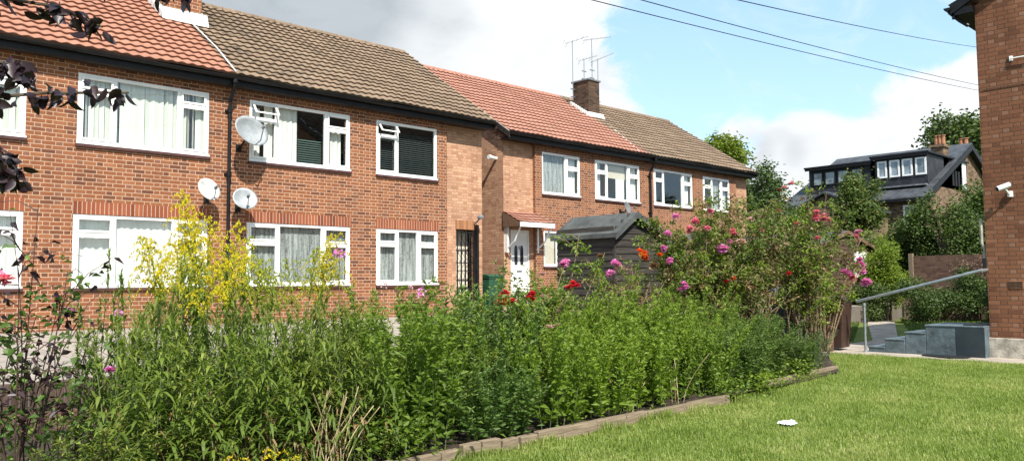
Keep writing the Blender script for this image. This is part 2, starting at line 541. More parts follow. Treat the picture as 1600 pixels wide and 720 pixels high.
# ------------------------------------------------------------------ the setting
def sheet(name, x0, x1, y0, y1, z, mat, nx=1, ny=1, amp=0.):
    xs = np.linspace(x0, x1, nx + 1); ys = np.linspace(y0, y1, ny + 1)
    b = B()
    for j in range(ny + 1):
        for i in range(nx + 1):
            zz = z + (amp * (math.sin(xs[i] * 1.3 + ys[j] * .7) + math.sin(xs[i] * .6 - ys[j] * 1.9)) if amp else 0)
            b.v.append((xs[i], ys[j], zz))
    for j in range(ny):
        for i in range(nx):
            a = j * (nx + 1) + i
            b.f.append((a, a + 1, a + nx + 2, a + nx + 1))
    return b.build(name, mat, smooth=True)

tag(sheet('ground', -300, 500, -300, 500, -.06, field_m), kind='structure')
lb_ = B()
lb_.poly([(-12, -14, 0), (15.02, -14, 0), (15.02, 7.05, 0), (14.6, 6.9, 0), (12.3, 5.75, 0), (12.0, 5.5, 0), (9.4, 5.33, 0), (8.1, 5.0, 0), (4.9, 4.95, 0), (-12, 4.95, 0)], [tuple(range(10))])
tag(lb_.build('lawn', lawn_m), kind='structure')
tag(sheet('back_lawn', 16.4, 31, 5.2, 14, -.012, lawn_m), kind='structure')
pb = B().box((15.02, -10, -.3), (16.5, 7.9, .012))
tag(pb.build('path', conc), kind='structure')
# garden path slabs beyond the steps
gp = B()
for i in range(9):
    x0 = 18.6 + i * 1.05
    ym = 7.45 + (x0 - 18.6) * .415
    w = .30 + .02 * i
    gp.prism([(x0, ym - w), (x0 + 1.0, ym + .4 - w), (x0 + 1.0, ym + .4 + w), (x0, ym + w)], 'z', -.05, .02)
gp.box((16.3, 6.9, -.05), (18.6, 7.75, .016))
tag(gp.build('garden_path', conc, bevel=.01), kind='structure')
sb_ = sheet('flower_bed_soil', -5, 13.6, 5.02, 8.62, .05, soil, 60, 14, .015)
for v_ in sb_.data.vertices:      # the bed narrows towards the gate pier
    lim = 5.02 if v_.co.x < 8.1 else (5.02 + (v_.co.x - 8.1) * .10 if v_.co.x < 12 else 5.5 + (v_.co.x - 12) * .58)
    v_.co.y = max(v_.co.y, lim + .02)
tag(sb_, kind='structure')
# raised forecourt in front of the houses
tb = B()
tb.prism([(8.66, -.3), (8.66, .50), (15.7, .63), (15.7, -.3)], 'x', -8, 14.5)
tb.prism([(11.4, -.3), (11.4, .55), (17.0, .66), (17.0, -.3)], 'x', 14.5, 31)
tag(tb.build('forecourt_paving', paving), kind='structure')

rw = empty('retaining_wall', (3, 8.6, 0), 'low brick retaining wall with upright bricks along top, behind the flower bed', 'wall')
B().box((-8, 8.56, -.2), (14.5, 8.66, .27)).build('wall_face', brickW, rw)
B().box((-8, 8.53, .27), (14.5, 8.66, .505)).build('upright_brick_course', brickD_soldier, rw)

def edging(name, x0, x1, y0, y1, n, label):
    e = empty(name, (x0, y0, 0), label, 'edging')
    L = (x1 - x0) / n
    for i in range(n):
        a = x0 + i * L + .008; b_ = x0 + (i + 1) * L - .008
        ya = y0 + (y1 - y0) * i / n + random.uniform(-.012, .012); yb = y0 + (y1 - y0) * (i + 1) / n + random.uniform(-.012, .012)
        h = .108 + random.uniform(-.016, .016)
        B().prism([(a, ya - .035), (b_, yb - .035), (b_, yb + .035), (a, ya + .035)], 'z', -.05, h).build('board', timber, e, bevel=.008)
edging('timber_edging', 3.0, 4.9, 4.96, 4.96, 9, 'short upright timber blocks edging the bed nearest the camera')
edging('timber_edging', 4.92, 8.1, 4.97, 5.04, 4, 'long weathered timber boards edging the bed in front of the leafy stems')
edging('timber_edging', 9.5, 12.0, 5.36, 5.55, 2, 'separate far timber board at the corner of bed and lawn')

# ------------------------------------------------------------------ grass blades
def np_mesh(name, verts, faces_flat, loop_tot, mat, rnd=None, smooth=False, parent=None, world=True):
    me = bpy.data.meshes.new(name)
    me.vertices.add(len(verts)); me.vertices.foreach_set('co', verts.astype(np.float32).ravel())
    me.loops.add(len(faces_flat)); me.loops.foreach_set('vertex_index', faces_flat.astype(np.int32))
    me.polygons.add(len(loop_tot))
    me.polygons.foreach_set('loop_start', np.concatenate([[0], np.cumsum(loop_tot)[:-1]]).astype(np.int32))
    me.polygons.foreach_set('loop_total', loop_tot.astype(np.int32))
    if smooth: me.polygons.foreach_set('use_smooth', np.ones(len(loop_tot), dtype=bool))
    me.update(calc_edges=True)
    if rnd is not None:
        at = me.attributes.new('rnd', 'FLOAT', 'POINT')
        at.data.foreach_set('value', rnd.astype(np.float32))
    return link(name, me, mat, parent, world)

def grass(name, pts, hmin, hmax, wid, mat):
    n = len(pts)
    th = rng.uniform(0, 2 * np.pi, n); lean = rng.uniform(.1, .95, n); h = rng.uniform(hmin, hmax, n)
    w = wid * rng.uniform(.6, 1.3, n)
    h = h * (1 + .35 * np.sin(pts[:, 0] * 4.3 + pts[:, 1] * 2.1) * np.sin(pts[:, 1] * 5.7 - pts[:, 0] * 3.1))
    dx_, dy_ = np.cos(th), np.sin(th)
    side = np.stack([-dy_, dx_, np.zeros(n)], 1)
    b = np.column_stack([pts[:, 0], pts[:, 1], np.full(n, -.004)])
    mid = b + np.stack([dx_ * lean * h * .35, dy_ * lean * h * .35, h * .6], 1)
    tip = b + np.stack([dx_ * lean * h, dy_ * lean * h, h * (1 - .35 * lean)], 1)
    V = np.stack([b - side * w[:, None], b + side * w[:, None], mid + side * w[:, None] * .8, mid - side * w[:, None] * .8, tip], 1).reshape(-1, 3)
    k = np.arange(n) * 5
    fl = np.stack([k, k + 1, k + 2, k + 3, k + 3, k + 2, k + 4], 1).ravel()
    lt = np.tile([4, 3], n)
    # patchy colour
    X_, Y_ = pts[:, 0], pts[:, 1]
    patch = np.sin(X_ * 1.7 + Y_) * np.sin(Y_ * 2.3 - X_ * .8) + .7 * np.sin(X_ * 5.1 - Y_ * 3.3) * np.sin(Y_ * 6.2 + X_ * 2.) + .5 * np.sin(X_ * 13 + Y_ * 9) * np.sin(Y_ * 15 - X_ * 7)
    u = .48 + .22 * patch + rng.normal(0, .26, n)
    return np_mesh(name, V, fl, lt, mat, np.repeat(np.clip(u, 0, 1), 5))
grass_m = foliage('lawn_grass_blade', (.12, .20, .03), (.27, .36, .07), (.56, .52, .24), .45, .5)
dark_grass = foliage('painted_shade_grass_blade', (.04, .09, .012), (.07, .13, .02), (.12, .15, .04), .3, .6)  # darker copy of the lawn blades, shade put into the colour
N = 330000
gx = rng.uniform(3.0, 15.05, int(N * 2.6)); gy = rng.uniform(-1.2, 7.1, int(N * 2.6))
lim_ = np.interp(gx, [3, 8.1, 9.4, 12.0, 12.3, 14.6, 15.05], [4.93, 4.98, 5.3, 5.48, 5.72, 6.88, 7.05])
dd = gx * math.cos(YAW) + gy * math.sin(YAW)
keep = (gy > gx * .16 - 1.0) & (gy < lim_) & (dd > 4.6) & (rng.uniform(0, 1, len(gx)) < np.clip(6.3 / dd, 0, 1) ** 1.3)
gp_ = np.stack([gx, gy], 1)[keep][:N]
tag(grass('lawn_grass', gp_, .022, .065, .0026, grass_m), 'sunlit mown green grass of the lawn', 'grass', kind='stuff')
ex_ = rng.uniform(3.2, 12.0, 5200)
ey_ = np.interp(ex_, [3, 8.1, 9.4, 12.0], [4.90, 4.96, 5.30, 5.48]) - rng.exponential(.03, 5200)
ck = np.sin(ex_ * 3.1) + np.sin(ex_ * 7.7 + 1) + rng.normal(0, .5, 5200) > .1
tag(grass('edge_grass', np.stack([ex_, ey_], 1)[ck], .05, .13, .0032, grass_m), 'longer untrimmed grass growing against the timber edging', 'grass', kind='stuff')
gx = rng.uniform(16.5, 30, 40000); gy = rng.uniform(5.3, 13, 40000)
cy = 7.45 + (gx - 18.6) * .415
gk = (np.abs(gy - cy) > .7) & ~((gx < 18.9) & (gy > 6.5) & (gy < 8))
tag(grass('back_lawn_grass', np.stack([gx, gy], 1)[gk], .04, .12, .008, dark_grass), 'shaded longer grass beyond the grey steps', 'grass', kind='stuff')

# ------------------------------------------------------------------ tiled roofs
def tiled_roof(name, x0, x1, ye, ze, yr, zr, mat, parent, gauge=.3, tile=.2, amp=.026):
    """one slope of interlocking tiles from the eave (ye, ze) up to the ridge (yr, zr)"""
    sl_ = math.hypot(yr - ye, zr - ze); n = max(2, round(sl_ / gauge))
    ty, tz = (yr - ye) / sl_, (zr - ze) / sl_
    ny_, nz_ = -tz * (1 if yr > ye else -1), abs(ty)
    nx_ = int((x1 - x0) / (tile / 6)) + 1
    xs = np.linspace(x0, x1, nx_)
    ph = (xs / tile) % 1.0
    wave = amp * (.5 + .5 * np.sin(ph * 2 * np.pi))
    V = []; Fc = []
    for r in range(n):
        s0 = sl_ * r / n; s1 = sl_ * (r + 1) / n + .02
        jit = np.interp(xs, np.arange(x0, x1 + tile, tile), rng.uniform(-.003, .003, len(np.arange(x0, x1 + tile, tile))))
        for s_, lift in ((s0 + .004, -.002), (s0 - .004, .046), (s0 - .004, .0465), (s1, .004)):
            off = lift + wave * (1 if lift > 0 else .2) + (jit if lift > .02 else 0)
            V.append(np.stack([xs, ye + ty * s_ + ny_ * off, ze + tz * s_ + nz_ * off], 1))
        k = r * 4 * nx_
        i = np.arange(nx_ - 1)
        for a in (0, 1, 2):
            Fc.append(np.stack([k + a * nx_ + i, k + a * nx_ + i + 1, k + (a + 1) * nx_ + i + 1, k + (a + 1) * nx_ + i], 1))
    V = np.concatenate(V); Fc = np.concatenate(Fc)
    V[:, 2] += .014 * np.sin(V[:, 0] * 1.3) * np.sin(V[:, 1] * .9) + .008 * np.sin(V[:, 0] * 3.7 + V[:, 1] * 2.)
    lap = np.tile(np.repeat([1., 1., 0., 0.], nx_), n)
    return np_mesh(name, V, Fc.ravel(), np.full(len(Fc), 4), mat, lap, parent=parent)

# ------------------------------------------------------------------ house builder
def wall_with_holes(x0, x1, z0, z1, y, holes, b, depth=.12):
    xs = sorted({x0, x1, *[h[0] for h in holes], *[h[1] for h in holes]})
    zs = sorted({z0, z1, *[h[2] for h in holes], *[h[3] for h in holes]})
    for i in range(len(xs) - 1):
        for j in range(len(zs) - 1):
            cx, cz = (xs[i] + xs[i + 1]) / 2, (zs[j] + zs[j + 1]) / 2
            if any(h[0] < cx < h[1] and h[2] < cz < h[3] for h in holes): continue
            b.poly([(xs[i], y, zs[j]), (xs[i + 1], y, zs[j]), (xs[i + 1], y, zs[j + 1]), (xs[i], y, zs[j + 1])], [(0, 1, 2, 3)])
    for a, c, d, e in holes:
        yb = y + depth
        b.poly([(a, y, d), (a, yb, d), (a, yb, e), (a, y, e)], [(0, 1, 2, 3)])
        b.poly([(c, y, d), (c, yb, d), (c, yb, e), (c, y, e)], [(0, 3, 2, 1)])
        b.poly([(a, y, e), (c, y, e), (c, yb, e), (a, yb, e)], [(0, 3, 2, 1)])
        b.poly([(a, y, d), (c, y, d), (c, yb, d), (a, yb, d)], [(0, 1, 2, 3)])

def wavy(x0, x1, z0, z1, y, amp=.025, wl=.11, gather=0.):
    b = B()
    n = max(4, int((x1 - x0) / .018))
    ph = random.uniform(0, 6)
    for i in range(n + 1):
        x = x0 + (x1 - x0) * i / n
        dy_ = amp * math.sin(x / wl * 2 * math.pi + ph) + amp * .5 * math.sin(x / wl * 3.7 + ph)
        xb = x + gather * math.sin((x - x0) / (x1 - x0) * math.pi)
        b.v += [(x, y + dy_ * .5, z1), (xb, y + dy_, (z0 + z1) / 2), (x, y + dy_ * 1.2, z0)]
    for i in range(n):
        k = i * 3
        b.f += [(k, k + 3, k + 4, k + 1), (k + 1, k + 4, k + 5, k + 2)]
    return b

def window(parent, y, x0, x1, z0, z1, mull, transom, dress, tf=.27, opened=None, label=None):
    """mull: fractions of the uprights; transom: indexes of bays with a small top light; dress: list of (kind, fx0, fx1, fz0, fz1)"""
    fw = .062
    b = B()
    ya, yb = y + .012, y + .085
    b.box((x0, ya, z1 - fw), (x1, yb, z1)); b.box((x0, ya, z0), (x1, yb, z0 + fw + .02))
    b.box((x0, ya, z0 + fw + .02), (x0 + fw, yb, z1 - fw)); b.box((x1 - fw, ya, z0 + fw + .02), (x1, yb, z1 - fw))
    w = x1 - x0
    edges = [x0 + fw] + [x0 + w * m_ for m_ in mull] + [x1 - fw]
    for m_ in mull:
        xm = x0 + w * m_
        b.box((xm - .035, ya - .001, z0 + fw + .02), (xm + .035, yb, z1 - fw))
    zt = z1 - (z1 - z0) * tf
    sash = []
    for k in range(len(mull) + 1):
        a = edges[k] + (.035 if k else 0); c = edges[k + 1] - (.035 if k < len(mull) else 0)
        if k in transom:
            b.box((a, ya - .002, zt - .03), (c, yb, zt + .03))
            sash += [(a, c, z0 + fw + .02, zt - .03, False), (a, c, zt + .03, z1 - fw, opened == k)]
    win = b.build('window', white, parent, bevel=.006)
    if label: win['label'] = label
    for a, c, d, e, op in sash:
        s = .038
        sb = B()
        sb.box((a, 0, d - e), (c, .05, d - e + s)); sb.box((a, 0, -s), (c, .05, 0)); sb.box((a, 0, d - e + s), (a + s, .05, -s)); sb.box((c - s, 0, d - e + s), (c, .05, -s))
        hh = e - d
        ang = R(38) if op else 0
        pts = []
        for (px, py, pz) in sb.v:
            # hinge along the top edge
            yy = py * math.cos(ang) + pz * math.sin(ang)
            zz_ = -py * math.sin(ang) * 0 + pz * math.cos(ang) + py * math.sin(ang) * .0
            pts.append((px, y - .008 + yy, e + zz_))
        sb.v = pts
        sb.build('casement', white, win, bevel=.005)
    pb_ = B()
    yg = y + .05
    pb_.poly([(x0 + .03, yg, z0 + .03), (x1 - .03, yg, z0 + .03), (x1 - .03, yg, z1 - .03), (x0 + .03, yg, z1 - .03)], [(0, 1, 2, 3)])
    pb_.build('pane', glass, win)
    B().box((x0 - .02, y - .05, z0 - .055), (x1 + .02, y + .1, z0 - .002)).build('sill', sillm, win)
    B().box((x0 - .01, y - .035, z0 - .001), (x1 + .01, y + .011, z0 + .032)).build('sill_nosing', white, win)
    for kind, a, c, d, e in dress:
        xa, xc = x0 + w * a, x0 + w * c; za, zc = z0 + (z1 - z0) * d, z0 + (z1 - z0) * e
        if kind == 'net':
            wavy(xa, xc, za, zc, y + .13, .010, .10).build('net_curtain', net, win, smooth=True)
        elif kind == 'curtain':
            wavy(xa, xc, za, zc, y + .15, .014, .12, .03).build('curtain', cloth, win, smooth=True)
        elif kind == 'vblind':
            vb = B()
            n = int((xc - xa) / .086)
            for i in range(n):
                xm = xa + (i + .5) * (xc - xa) / n + random.uniform(-.006, .006)
                an = R(random.choice([14, 18, 24, 10, 50, 12]) * random.choice([-1, -1, 1]) + random.uniform(-4, 4))
                hw = .047
                vb.poly([(xm - hw * math.cos(an), y + .14 - hw * math.sin(an), za + random.uniform(0, .02)), (xm + hw * math.cos(an), y + .14 + hw * math.sin(an), za),
                         (xm + hw * math.cos(an), y + .14 + hw * math.sin(an), zc), (xm - hw * math.cos(an), y + .14 - hw * math.sin(an), zc)], [(0, 1, 2, 3)])
            vb.build('vertical_blind', vblind, win)
        elif kind in ('hblind', 'gblind'):
            hb = B()
            n = int((zc - za) / .05)
            for i in range(n):
                zm = za + (i + .5) * .05
                hb.poly([(xa, y + .15, zm - .014), (xc, y + .15, zm - .014), (xc, y + .185, zm + .016), (xa, y + .185, zm + .016)], [(0, 1, 2, 3)])
            hb.build('slatted_blind', hblind if kind == 'hblind' else gblind, win)
        elif kind == 'roller':
            B().box((xa, y + .15, za), (xc, y + .16, zc)).build('roller_blind', rollb, win)
    return win

def house(name, x0, x1, y, zb, ze, yr, zr, base, light_left, light_right, wins, split, label, ground_z, extra_holes=(), yback=None):
    h = empty(name, (x0, y, ground_z), label, 'house')
    yback = yback or 2 * yr - y
    SET = .11
    xm0 = light_left[1] if light_left else x0
    xm1 = light_right[0] if light_right else x1
    holes = [(w[0], w[1], w[2], w[3]) for w in wins]
    b = B()
    wall_with_holes(xm0, xm1, ground_z - .2, ze, y, holes, b, .13)
    # returns of the projecting centre, gables, back wall
    if light_left:
        b.poly([(xm0, y, ground_z - .2), (xm0, y, ze), (xm0, y + SET, ze), (xm0, y + SET, ground_z - .2)], [(0, 1, 2, 3)])
    if light_right:
        b.poly([(xm1, y, ground_z - .2), (xm1, y, ze), (xm1, y + SET, ze), (xm1, y + SET, ground_z - .2)], [(0, 3, 2, 1)])
    for xx, fl in ((x0, 0), (x1, 1)):
        ys = y + (SET if (light_left if not fl else light_right) else 0)
        zg = zr - .12
        f = (0, 1, 2, 3, 4) if fl else (4, 3, 2, 1, 0)
        b.poly([(xx, ys, ground_z - .2), (xx, yback, ground_z - .2), (xx, yback, ze), (xx, yr, zg), (xx, ys, ze)], [f])
    b.poly([(x0, yback, ground_z - .2), (x1, yback, ground_z - .2), (x1, yback, ze), (x0, yback, ze)], [(0, 3, 2, 1)])
    b.build('wall', base, h)
    for sidei, lt in enumerate((light_left, light_right)):
        if not lt: continue
        lb = B()
        hs = [q for q in extra_holes if lt[0] - .01 <= q[0] <= lt[1]]
        wall_with_holes(lt[0] + (0.002 if sidei == 0 else 0), lt[1] - (0.002 if sidei else 0), ground_z - .2, ze - .001, y + SET, hs, lb, .16)
        ob = lb.build('pale_brick_bay', brickL, h)
        ob['label'] = 'paler orange brick strip at the end of the front'
    # interior
    ib = B()
    ib.box((x0 + .25, y + 3.2, ground_z), (x1 - .25, y + 3.3, ze - .15))
    ib.build('room_partition', room, h)
    B().box((x0 + .25, y + .3, (ground_z + ze) / 2 + .05), (x1 - .25, yback - .3, (ground_z + ze) / 2 + .25)).build('upper_floor', room, h)
    B().box((x0 + .25, y + .3, ze - .17), (x1 - .25, yback - .3, ze - .1)).build('ceiling', room, h)
    B().box((x0 + .25, y + .3, ground_z - .1), (x1 - .25, yback - .3, ground_z + .02)).build('ground_floor', room, h)
    # soldier courses over the ground floor windows
    for w in wins:
        if w[3] < (ground_z + ze) / 2 + .3:
            B().box((w[0] - .02, y - .006, w[3] + .0), (w[1] + .02, y + .01, w[3] + .225)).build('brick_lintel', brickA_soldier, h)
        window(h, y, *w[:4], *w[4:])
    # roof
    yo, zo = y - .31, ze + .008
    slope = (zr - ze) / (yr - yo)
    parts = []
    xs = [x0 - .12] + ([split[0]] if split else []) + [x1 + .12]
    mats = split[1] if split else [tile_brown]
    for i in range(len(xs) - 1):
        r = tiled_roof('roof', xs[i], xs[i + 1], yo, zo, yr, zr, mats[i], h)
        parts.append(r)
        r['label'] = 'orange tiled half of the roof' if mats[i] != tile_brown else 'brown weathered half of the roof'
        rb = B()
        rb.poly([(xs[i], yback + .34, zo), (xs[i + 1], yback + .34, zo), (xs[i + 1], yr, zr), (xs[i], yr, zr)], [(0, 3, 2, 1)])
        rb.build('rear_roof_slope', mats[i], h)
        # ridge tiles
        rt = B()
        n = int((xs[i + 1] - xs[i]) / .45)
        for k in range(n):
            a = xs[i] + k * (xs[i + 1] - xs[i]) / n; c = xs[i] + (k + 1) * (xs[i + 1] - xs[i]) / n - .015
            prof = [(yr + .13 * math.cos(q), zr - .035 + .11 * math.sin(q)) for q in [math.pi * j / 6 for j in range(7)]]
            rt.prism(prof, 'x', a, c)
        rt.build('ridge_tiles', mats[i], h)
    # eaves: fascia, soffit, gutter
    B().box((x0 - .1, y - .26, ze - .19), (x1 + .1, y - .235, ze - .012)).build('fascia', black, h)
    B().box((x0 - .1, y - .235, ze - .185), (x1 + .1, y + .13, ze - .14)).build('soffit', soffit, h)
    gb = B()
    prof = [(y - .325 + .062 * math.cos(q), ze - .02 + .062 * math.sin(q)) for q in [math.pi + math.pi * j / 8 for j in range(9)]]
    prof += [(y - .325 + .05, ze - .02), (y - .325 - .05, ze - .02)]
    gb.prism(prof, 'x', x0 - .14, x1 + .14)
    gb.build('gutter', black, h)
    # verge boards on both gables
    for xx, sg in ((x0 - .12, -1), (x1 + .12, 1)):
        vb_ = B()
        for (ya_, za_, yb__, zb_) in ((yo - .02, zo, yr, zr), (yback + .34, zo, yr, zr)):
            vb_.poly([(xx, ya_, za_ - .19), (xx, yb__, zb_ - .19), (xx, yb__, zb_ - .01), (xx, ya_, za_ - .01),
                      (xx + .03 * sg, ya_, za_ - .19), (xx + .03 * sg, yb__, zb_ - .19), (xx + .03 * sg, yb__, zb_ - .01), (xx + .03 * sg, ya_, za_ - .01)],
                     [(0, 1, 2, 3), (7, 6, 5, 4), (0, 4, 5, 1), (3, 2, 6, 7), (0, 3, 7, 4), (1, 5, 6, 2)])
        vb_.build('verge_board', soffit, h)
        # cement bedding along the tile edge
        cb = B()
        L_ = math.hypot(yr - yo, zr - zo)
        cb.tube([(xx + .012 * sg, yo, zo + .012), (xx + .012 * sg, yr, zr + .012)], .018, 6)
        cb.build('verge_cement', conc, h)
    return h, parts

def downpipe(parent, x, y, ztop, zbot):
    b = B()
    b.tube([(x, y - .32, ztop), (x, y - .30, ztop - .12), (x, y - .10, ztop - .42), (x, y - .09, ztop - .55), (x, y - .09, zbot)], .038, 10)
    for z in (ztop - .6, ztop - 1.9, ztop - 3.4):
        b.tube([(x, y - .09, z - .05), (x, y - .09, z + .05)], .052, 10)
        b.box((x - .07, y - .04, z - .02), (x + .07, y, z + .02))
    b.tube([(x, y - .32, ztop + .02), (x, y - .32, ztop - .07)], .05, 10)
    b.build('downpipe', black, parent, smooth=False)

# near house
A_Y, A_Z = 15.66, .62
zuA, zuB, zlA, zlB = 3.98, 5.28, 1.38, 2.71
nearW = [
    (.72, 3.13, zuA, zuB, [.26, .745], {0, 2}, [('vblind', .02, .98, .03, .97)], .27, None, 'left upstairs window with cream upright blinds, cut by the frame'),
    (.72, 3.14, zlA, zlB, [.28, .73], {0, 2}, [('curtain', .02, .98, .03, .97)], .27, None, 'left downstairs window cut by the frame'),
    (3.93, 6.33, zuA, zuB, [.265, .755], {0, 2}, [('vblind', .02, .98, .03, .97)], .24, None, 'upstairs window full of cream upright blinds'),
    (3.91, 6.34, zlA, zlB, [.285, .73], {0, 2}, [('curtain', .02, .98, .03, .97)], .27, None, 'downstairs window with plain white curtain'),
    (7.18, 9.60, zuA, zuB, [.262, .745], {0, 2}, [('curtain', .03, .12, .03, .9), ('curtain', .16, .24, .03, .97), ('curtain', .28, .48, .03, .97), ('gblind', .49, .73, .03, .5), ('curtain', .82, .93, .03, .75)], .29, 0, 'upstairs window with opened top light, white curtains and green slats'),
    (7.15, 9.61, zlA, zlB, [.29, .72], {0, 2}, [('net', .03, .97, .03, .97)], .31, None, 'downstairs window with net curtain behind the yellow flowers'),
    (10.31, 12.11, zuA, zuB, [.335], {0}, [('hblind', .03, .33, .03, .7), ('hblind', .36, .98, .03, .85)], .27, 0, 'dark upstairs window with slatted blind and opened top light'),
    (10.32, 12.13, zlA, zlB, [.335, .67], {0, 2}, [('net', .03, .97, .03, .97)], .27, None, 'downstairs window with net curtains beside the iron gate'),
]
RYA, RZA = 19.50, 8.42
gateH = (12.80, 13.46, .60, 2.80)
near, nroof = house('brick_house', .1, 13.69, A_Y, A_Z, 5.64, RYA, RZA, brickA, None, (12.42, 13.69), nearW, (6.72, [tile_red, tile_brown]),
    'near red brick house with satellite dishes and half orange, half brown tiled roof', .55, extra_holes=[gateH])
downpipe(near, 6.72, A_Y, 5.56, .6)
B().tube([(6.74, 15.34, 5.72), (6.80, 16.5, 6.50), (6.74, 17.86, 7.40)], .016, 6).build('cement_line', white_dirty, nroof[0])

def chimney(roof, x0, x1, y0, y1, zb, zt, mat, slope, flash=True):
    c = B().box((x0, y0, zb), (x1, y1, zt)).build('chimney', mat, roof)
    cc = B().box((x0 - .05, y0 - .05, zt), (x1 + .05, y1 + .05, zt + .07)); cc.build('chimney_cap', lead, c, bevel=.015)
    return c
def roofz(y, yo, zo, sl_): return zo + (y - yo) * sl_
slA = (RZA - 5.64) / (RYA - 15.32)
chA = chimney(nroof[0], 6.22, 7.02, 17.90, 18.85, 6.9, 10.2, brickA, slA)
fl = B()
z0_ = roofz(17.90, 15.32, 5.64, slA)
pts = []
fl.prism([(17.90 - .16, roofz(17.74, 15.32, 5.64, slA) + .05), (17.895, z0_ + .05), (17.895, z0_ + .26), (17.86, z0_ + .26)], 'x', 6.10, 7.14)
for k in range(8):
    ya = 17.90 + k * .12; yb_ = ya + .13
    for xx in (6.10, 7.022):
        fl.box((xx, ya, roofz(ya, 15.32, 5.64, slA) - .05), (xx + .118, yb_, roofz(yb_, 15.32, 5.64, slA) + .15))
flo = fl.build('chimney_flashing', white_dirty, nroof[0], bevel=.012); flo['label'] = 'white cement fillet round the foot of the chimney'

# garden gate in the near house's end strip
gt = B()
yg = A_Y + .07
gx0, gx1 = 12.82, 13.36
for i in range(5):
    x = gx0 + i * (gx1 - gx0) / 4
    gt.box((x - .012, yg, .62), (x + .012, yg + .02, 2.76))
for z in (.72, 1.25, 1.72, 1.92, 2.70):
    gt.box((gx0 - .02, yg - .004, z), (gx1 + .02, yg + .024, z + .025))
for i in range(4):
    cx = gx0 + (i + .5) * (gx1 - gx0) / 4
    for zz0, zz1 in ((1.95, 2.66), (.78, 1.22)):
        gt.tube([(cx + .05 * math.sin(k / 12 * 4 * math.pi), yg + .01, zz0 + (zz1 - zz0) * k / 12) for k in range(13)], .007, 5)
gt.build('iron_gate', ironm, near)['label'] = 'black wrought iron gate with scrolled bars'
B().box((12.82, A_Y + .45, .6), (13.46, A_Y + .5, 2.78)).build('inner_door', cream, near)
B().box((13.40, A_Y - .03, .6), (13.46, A_Y + .10, 2.92)).build('gate_post', ironm, near)
B().box((12.78, A_Y + .10, 2.80), (13.50, A_Y + .122, 3.03)).build('brick_lintel', brickL_soldier, near)
sw = B()
sw.tube([(13.40, A_Y + .11, 2.95), (13.40, A_Y - .02, 3.0), (13.42, A_Y - .10, 3.08)], .02, 6)
sw.lathe([(.02, -.05), (.075, -.045), (.09, 0), (.06, .05), (.01, .06)], (13.42, A_Y - .14, 3.12), 10)
sl_o = sw.build('security_light', lead, None)
tag(sl_o, 'small dark security light above the iron gate', 'light')

# middle house
B_Y, B_G = 16.95, .66
zuA2, zuB2 = 4.12, 5.43
RYB, RZB = 20.95, 8.62
midW = [
    (17.16, 18.90, zuA2, zuB2, [.62], {1}, [('net', .05, .6, .03, .97), ('curtain', .7, .95, .03, .97)], .32, None, 'upstairs window with lace curtain'),
    (19.63, 22.0, zuA2, zuB2, [.262, .735], {0, 2}, [('roller', .27, .73, .60, .98), ('curtain', .03, .18, .03, .97), ('curtain', .52, .72, .03, .6), ('curtain', .8, .97, .03, .97)], .30, None, 'upstairs window with half drawn cream blind'),
    (22.80, 25.2, zuA2, zuB2, [.25, .74], {0, 2}, [('curtain', .86, .97, .03, .97), ('net', .03, .12, .03, .97)], .30, None, 'dark upstairs window next to the downpipe'),
    (25.90, 27.78, zuA2, zuB2, [.34, .67], {0, 2}, [('net', .4, .66, .03, .97), ('curtain', .8, .95, .03, .7)], .30, None, 'small upstairs window at the far end'),
    (17.20, 17.85, 1.9, 3.0, [], set(), [('roller', .05, .95, .03, .97)], .3, None, 'narrow window beside the white door'),
    (19.63, 22.0, 1.55, 2.88, [.262, .735], {0, 2}, [('net', .03, .97, .03, .97)], .30, None, 'downstairs window behind the black shed'),
    (22.80, 25.2, 1.55, 2.88, [.25, .74], {0, 2}, [('net', .03, .97, .03, .97)], .30, None, 'downstairs window hidden behind the roses'),
    (25.90, 27.78, 1.55, 2.88, [.34, .67], {0, 2}, [('net', .03, .97, .03, .97)], .30, None, 'downstairs window at the far end'),
]
doorH = (15.92, 16.70, .70, 2.98)
mid, mroof = house('brick_house', 15.64, 29.23, B_Y, B_G, 5.80, RYB, RZB, brickA, (15.64, 16.86), (28.26, 29.23), midW, (22.15, [tile_redB, tile_brown]),
    'farther red brick house with white door, canopy and four aerials on its chimney', .66, extra_holes=[doorH])
downpipe(mid, 22.5, B_Y, 5.72, .7)
slB = (RZB - 5.80) / (RYB - 16.61)
B().tube([(21.7, 16.65, 5.86), (22.2, 17.8, 6.60), (22.75, 19.2, 7.52)], .016, 6).build('cement_line', white_dirty, mroof[0])
chB = chimney(mroof[0], 22.12, 22.74, 19.36, 20.15, 7.2, 8.98, brickC, slB)
fl = B()
for k in range(9):
    ya = 19.34 + k * .1
    fl.box((21.98, ya, roofz(ya, 16.61, 5.8, slB) - .02), (22.118, ya + .075, roofz(ya + .1, 16.61, 5.8, slB) + .12))
fl.prism([(19.24, roofz(19.24, 16.61, 5.8, slB) + .05), (19.355, roofz(19.355, 16.61, 5.8, slB) + .05), (19.355, roofz(19.355, 16.61, 5.8, slB) + .20)], 'x', 22.05, 22.95)
fl.build('chimney_flashing', white_dirty, mroof[0], bevel=.01)['label'] = 'white cement fillet round the foot of the chimney'
# gable brick of the middle house facing the gap is paler
B().poly([(15.636, B_Y + .112, .5), (15.636, 19.2, .5), (15.636, 19.2, 6.9), (15.636, B_Y + .112, 5.62)], [(0, 1, 2, 3)]).build('pale_side_brick', brickL, mid)

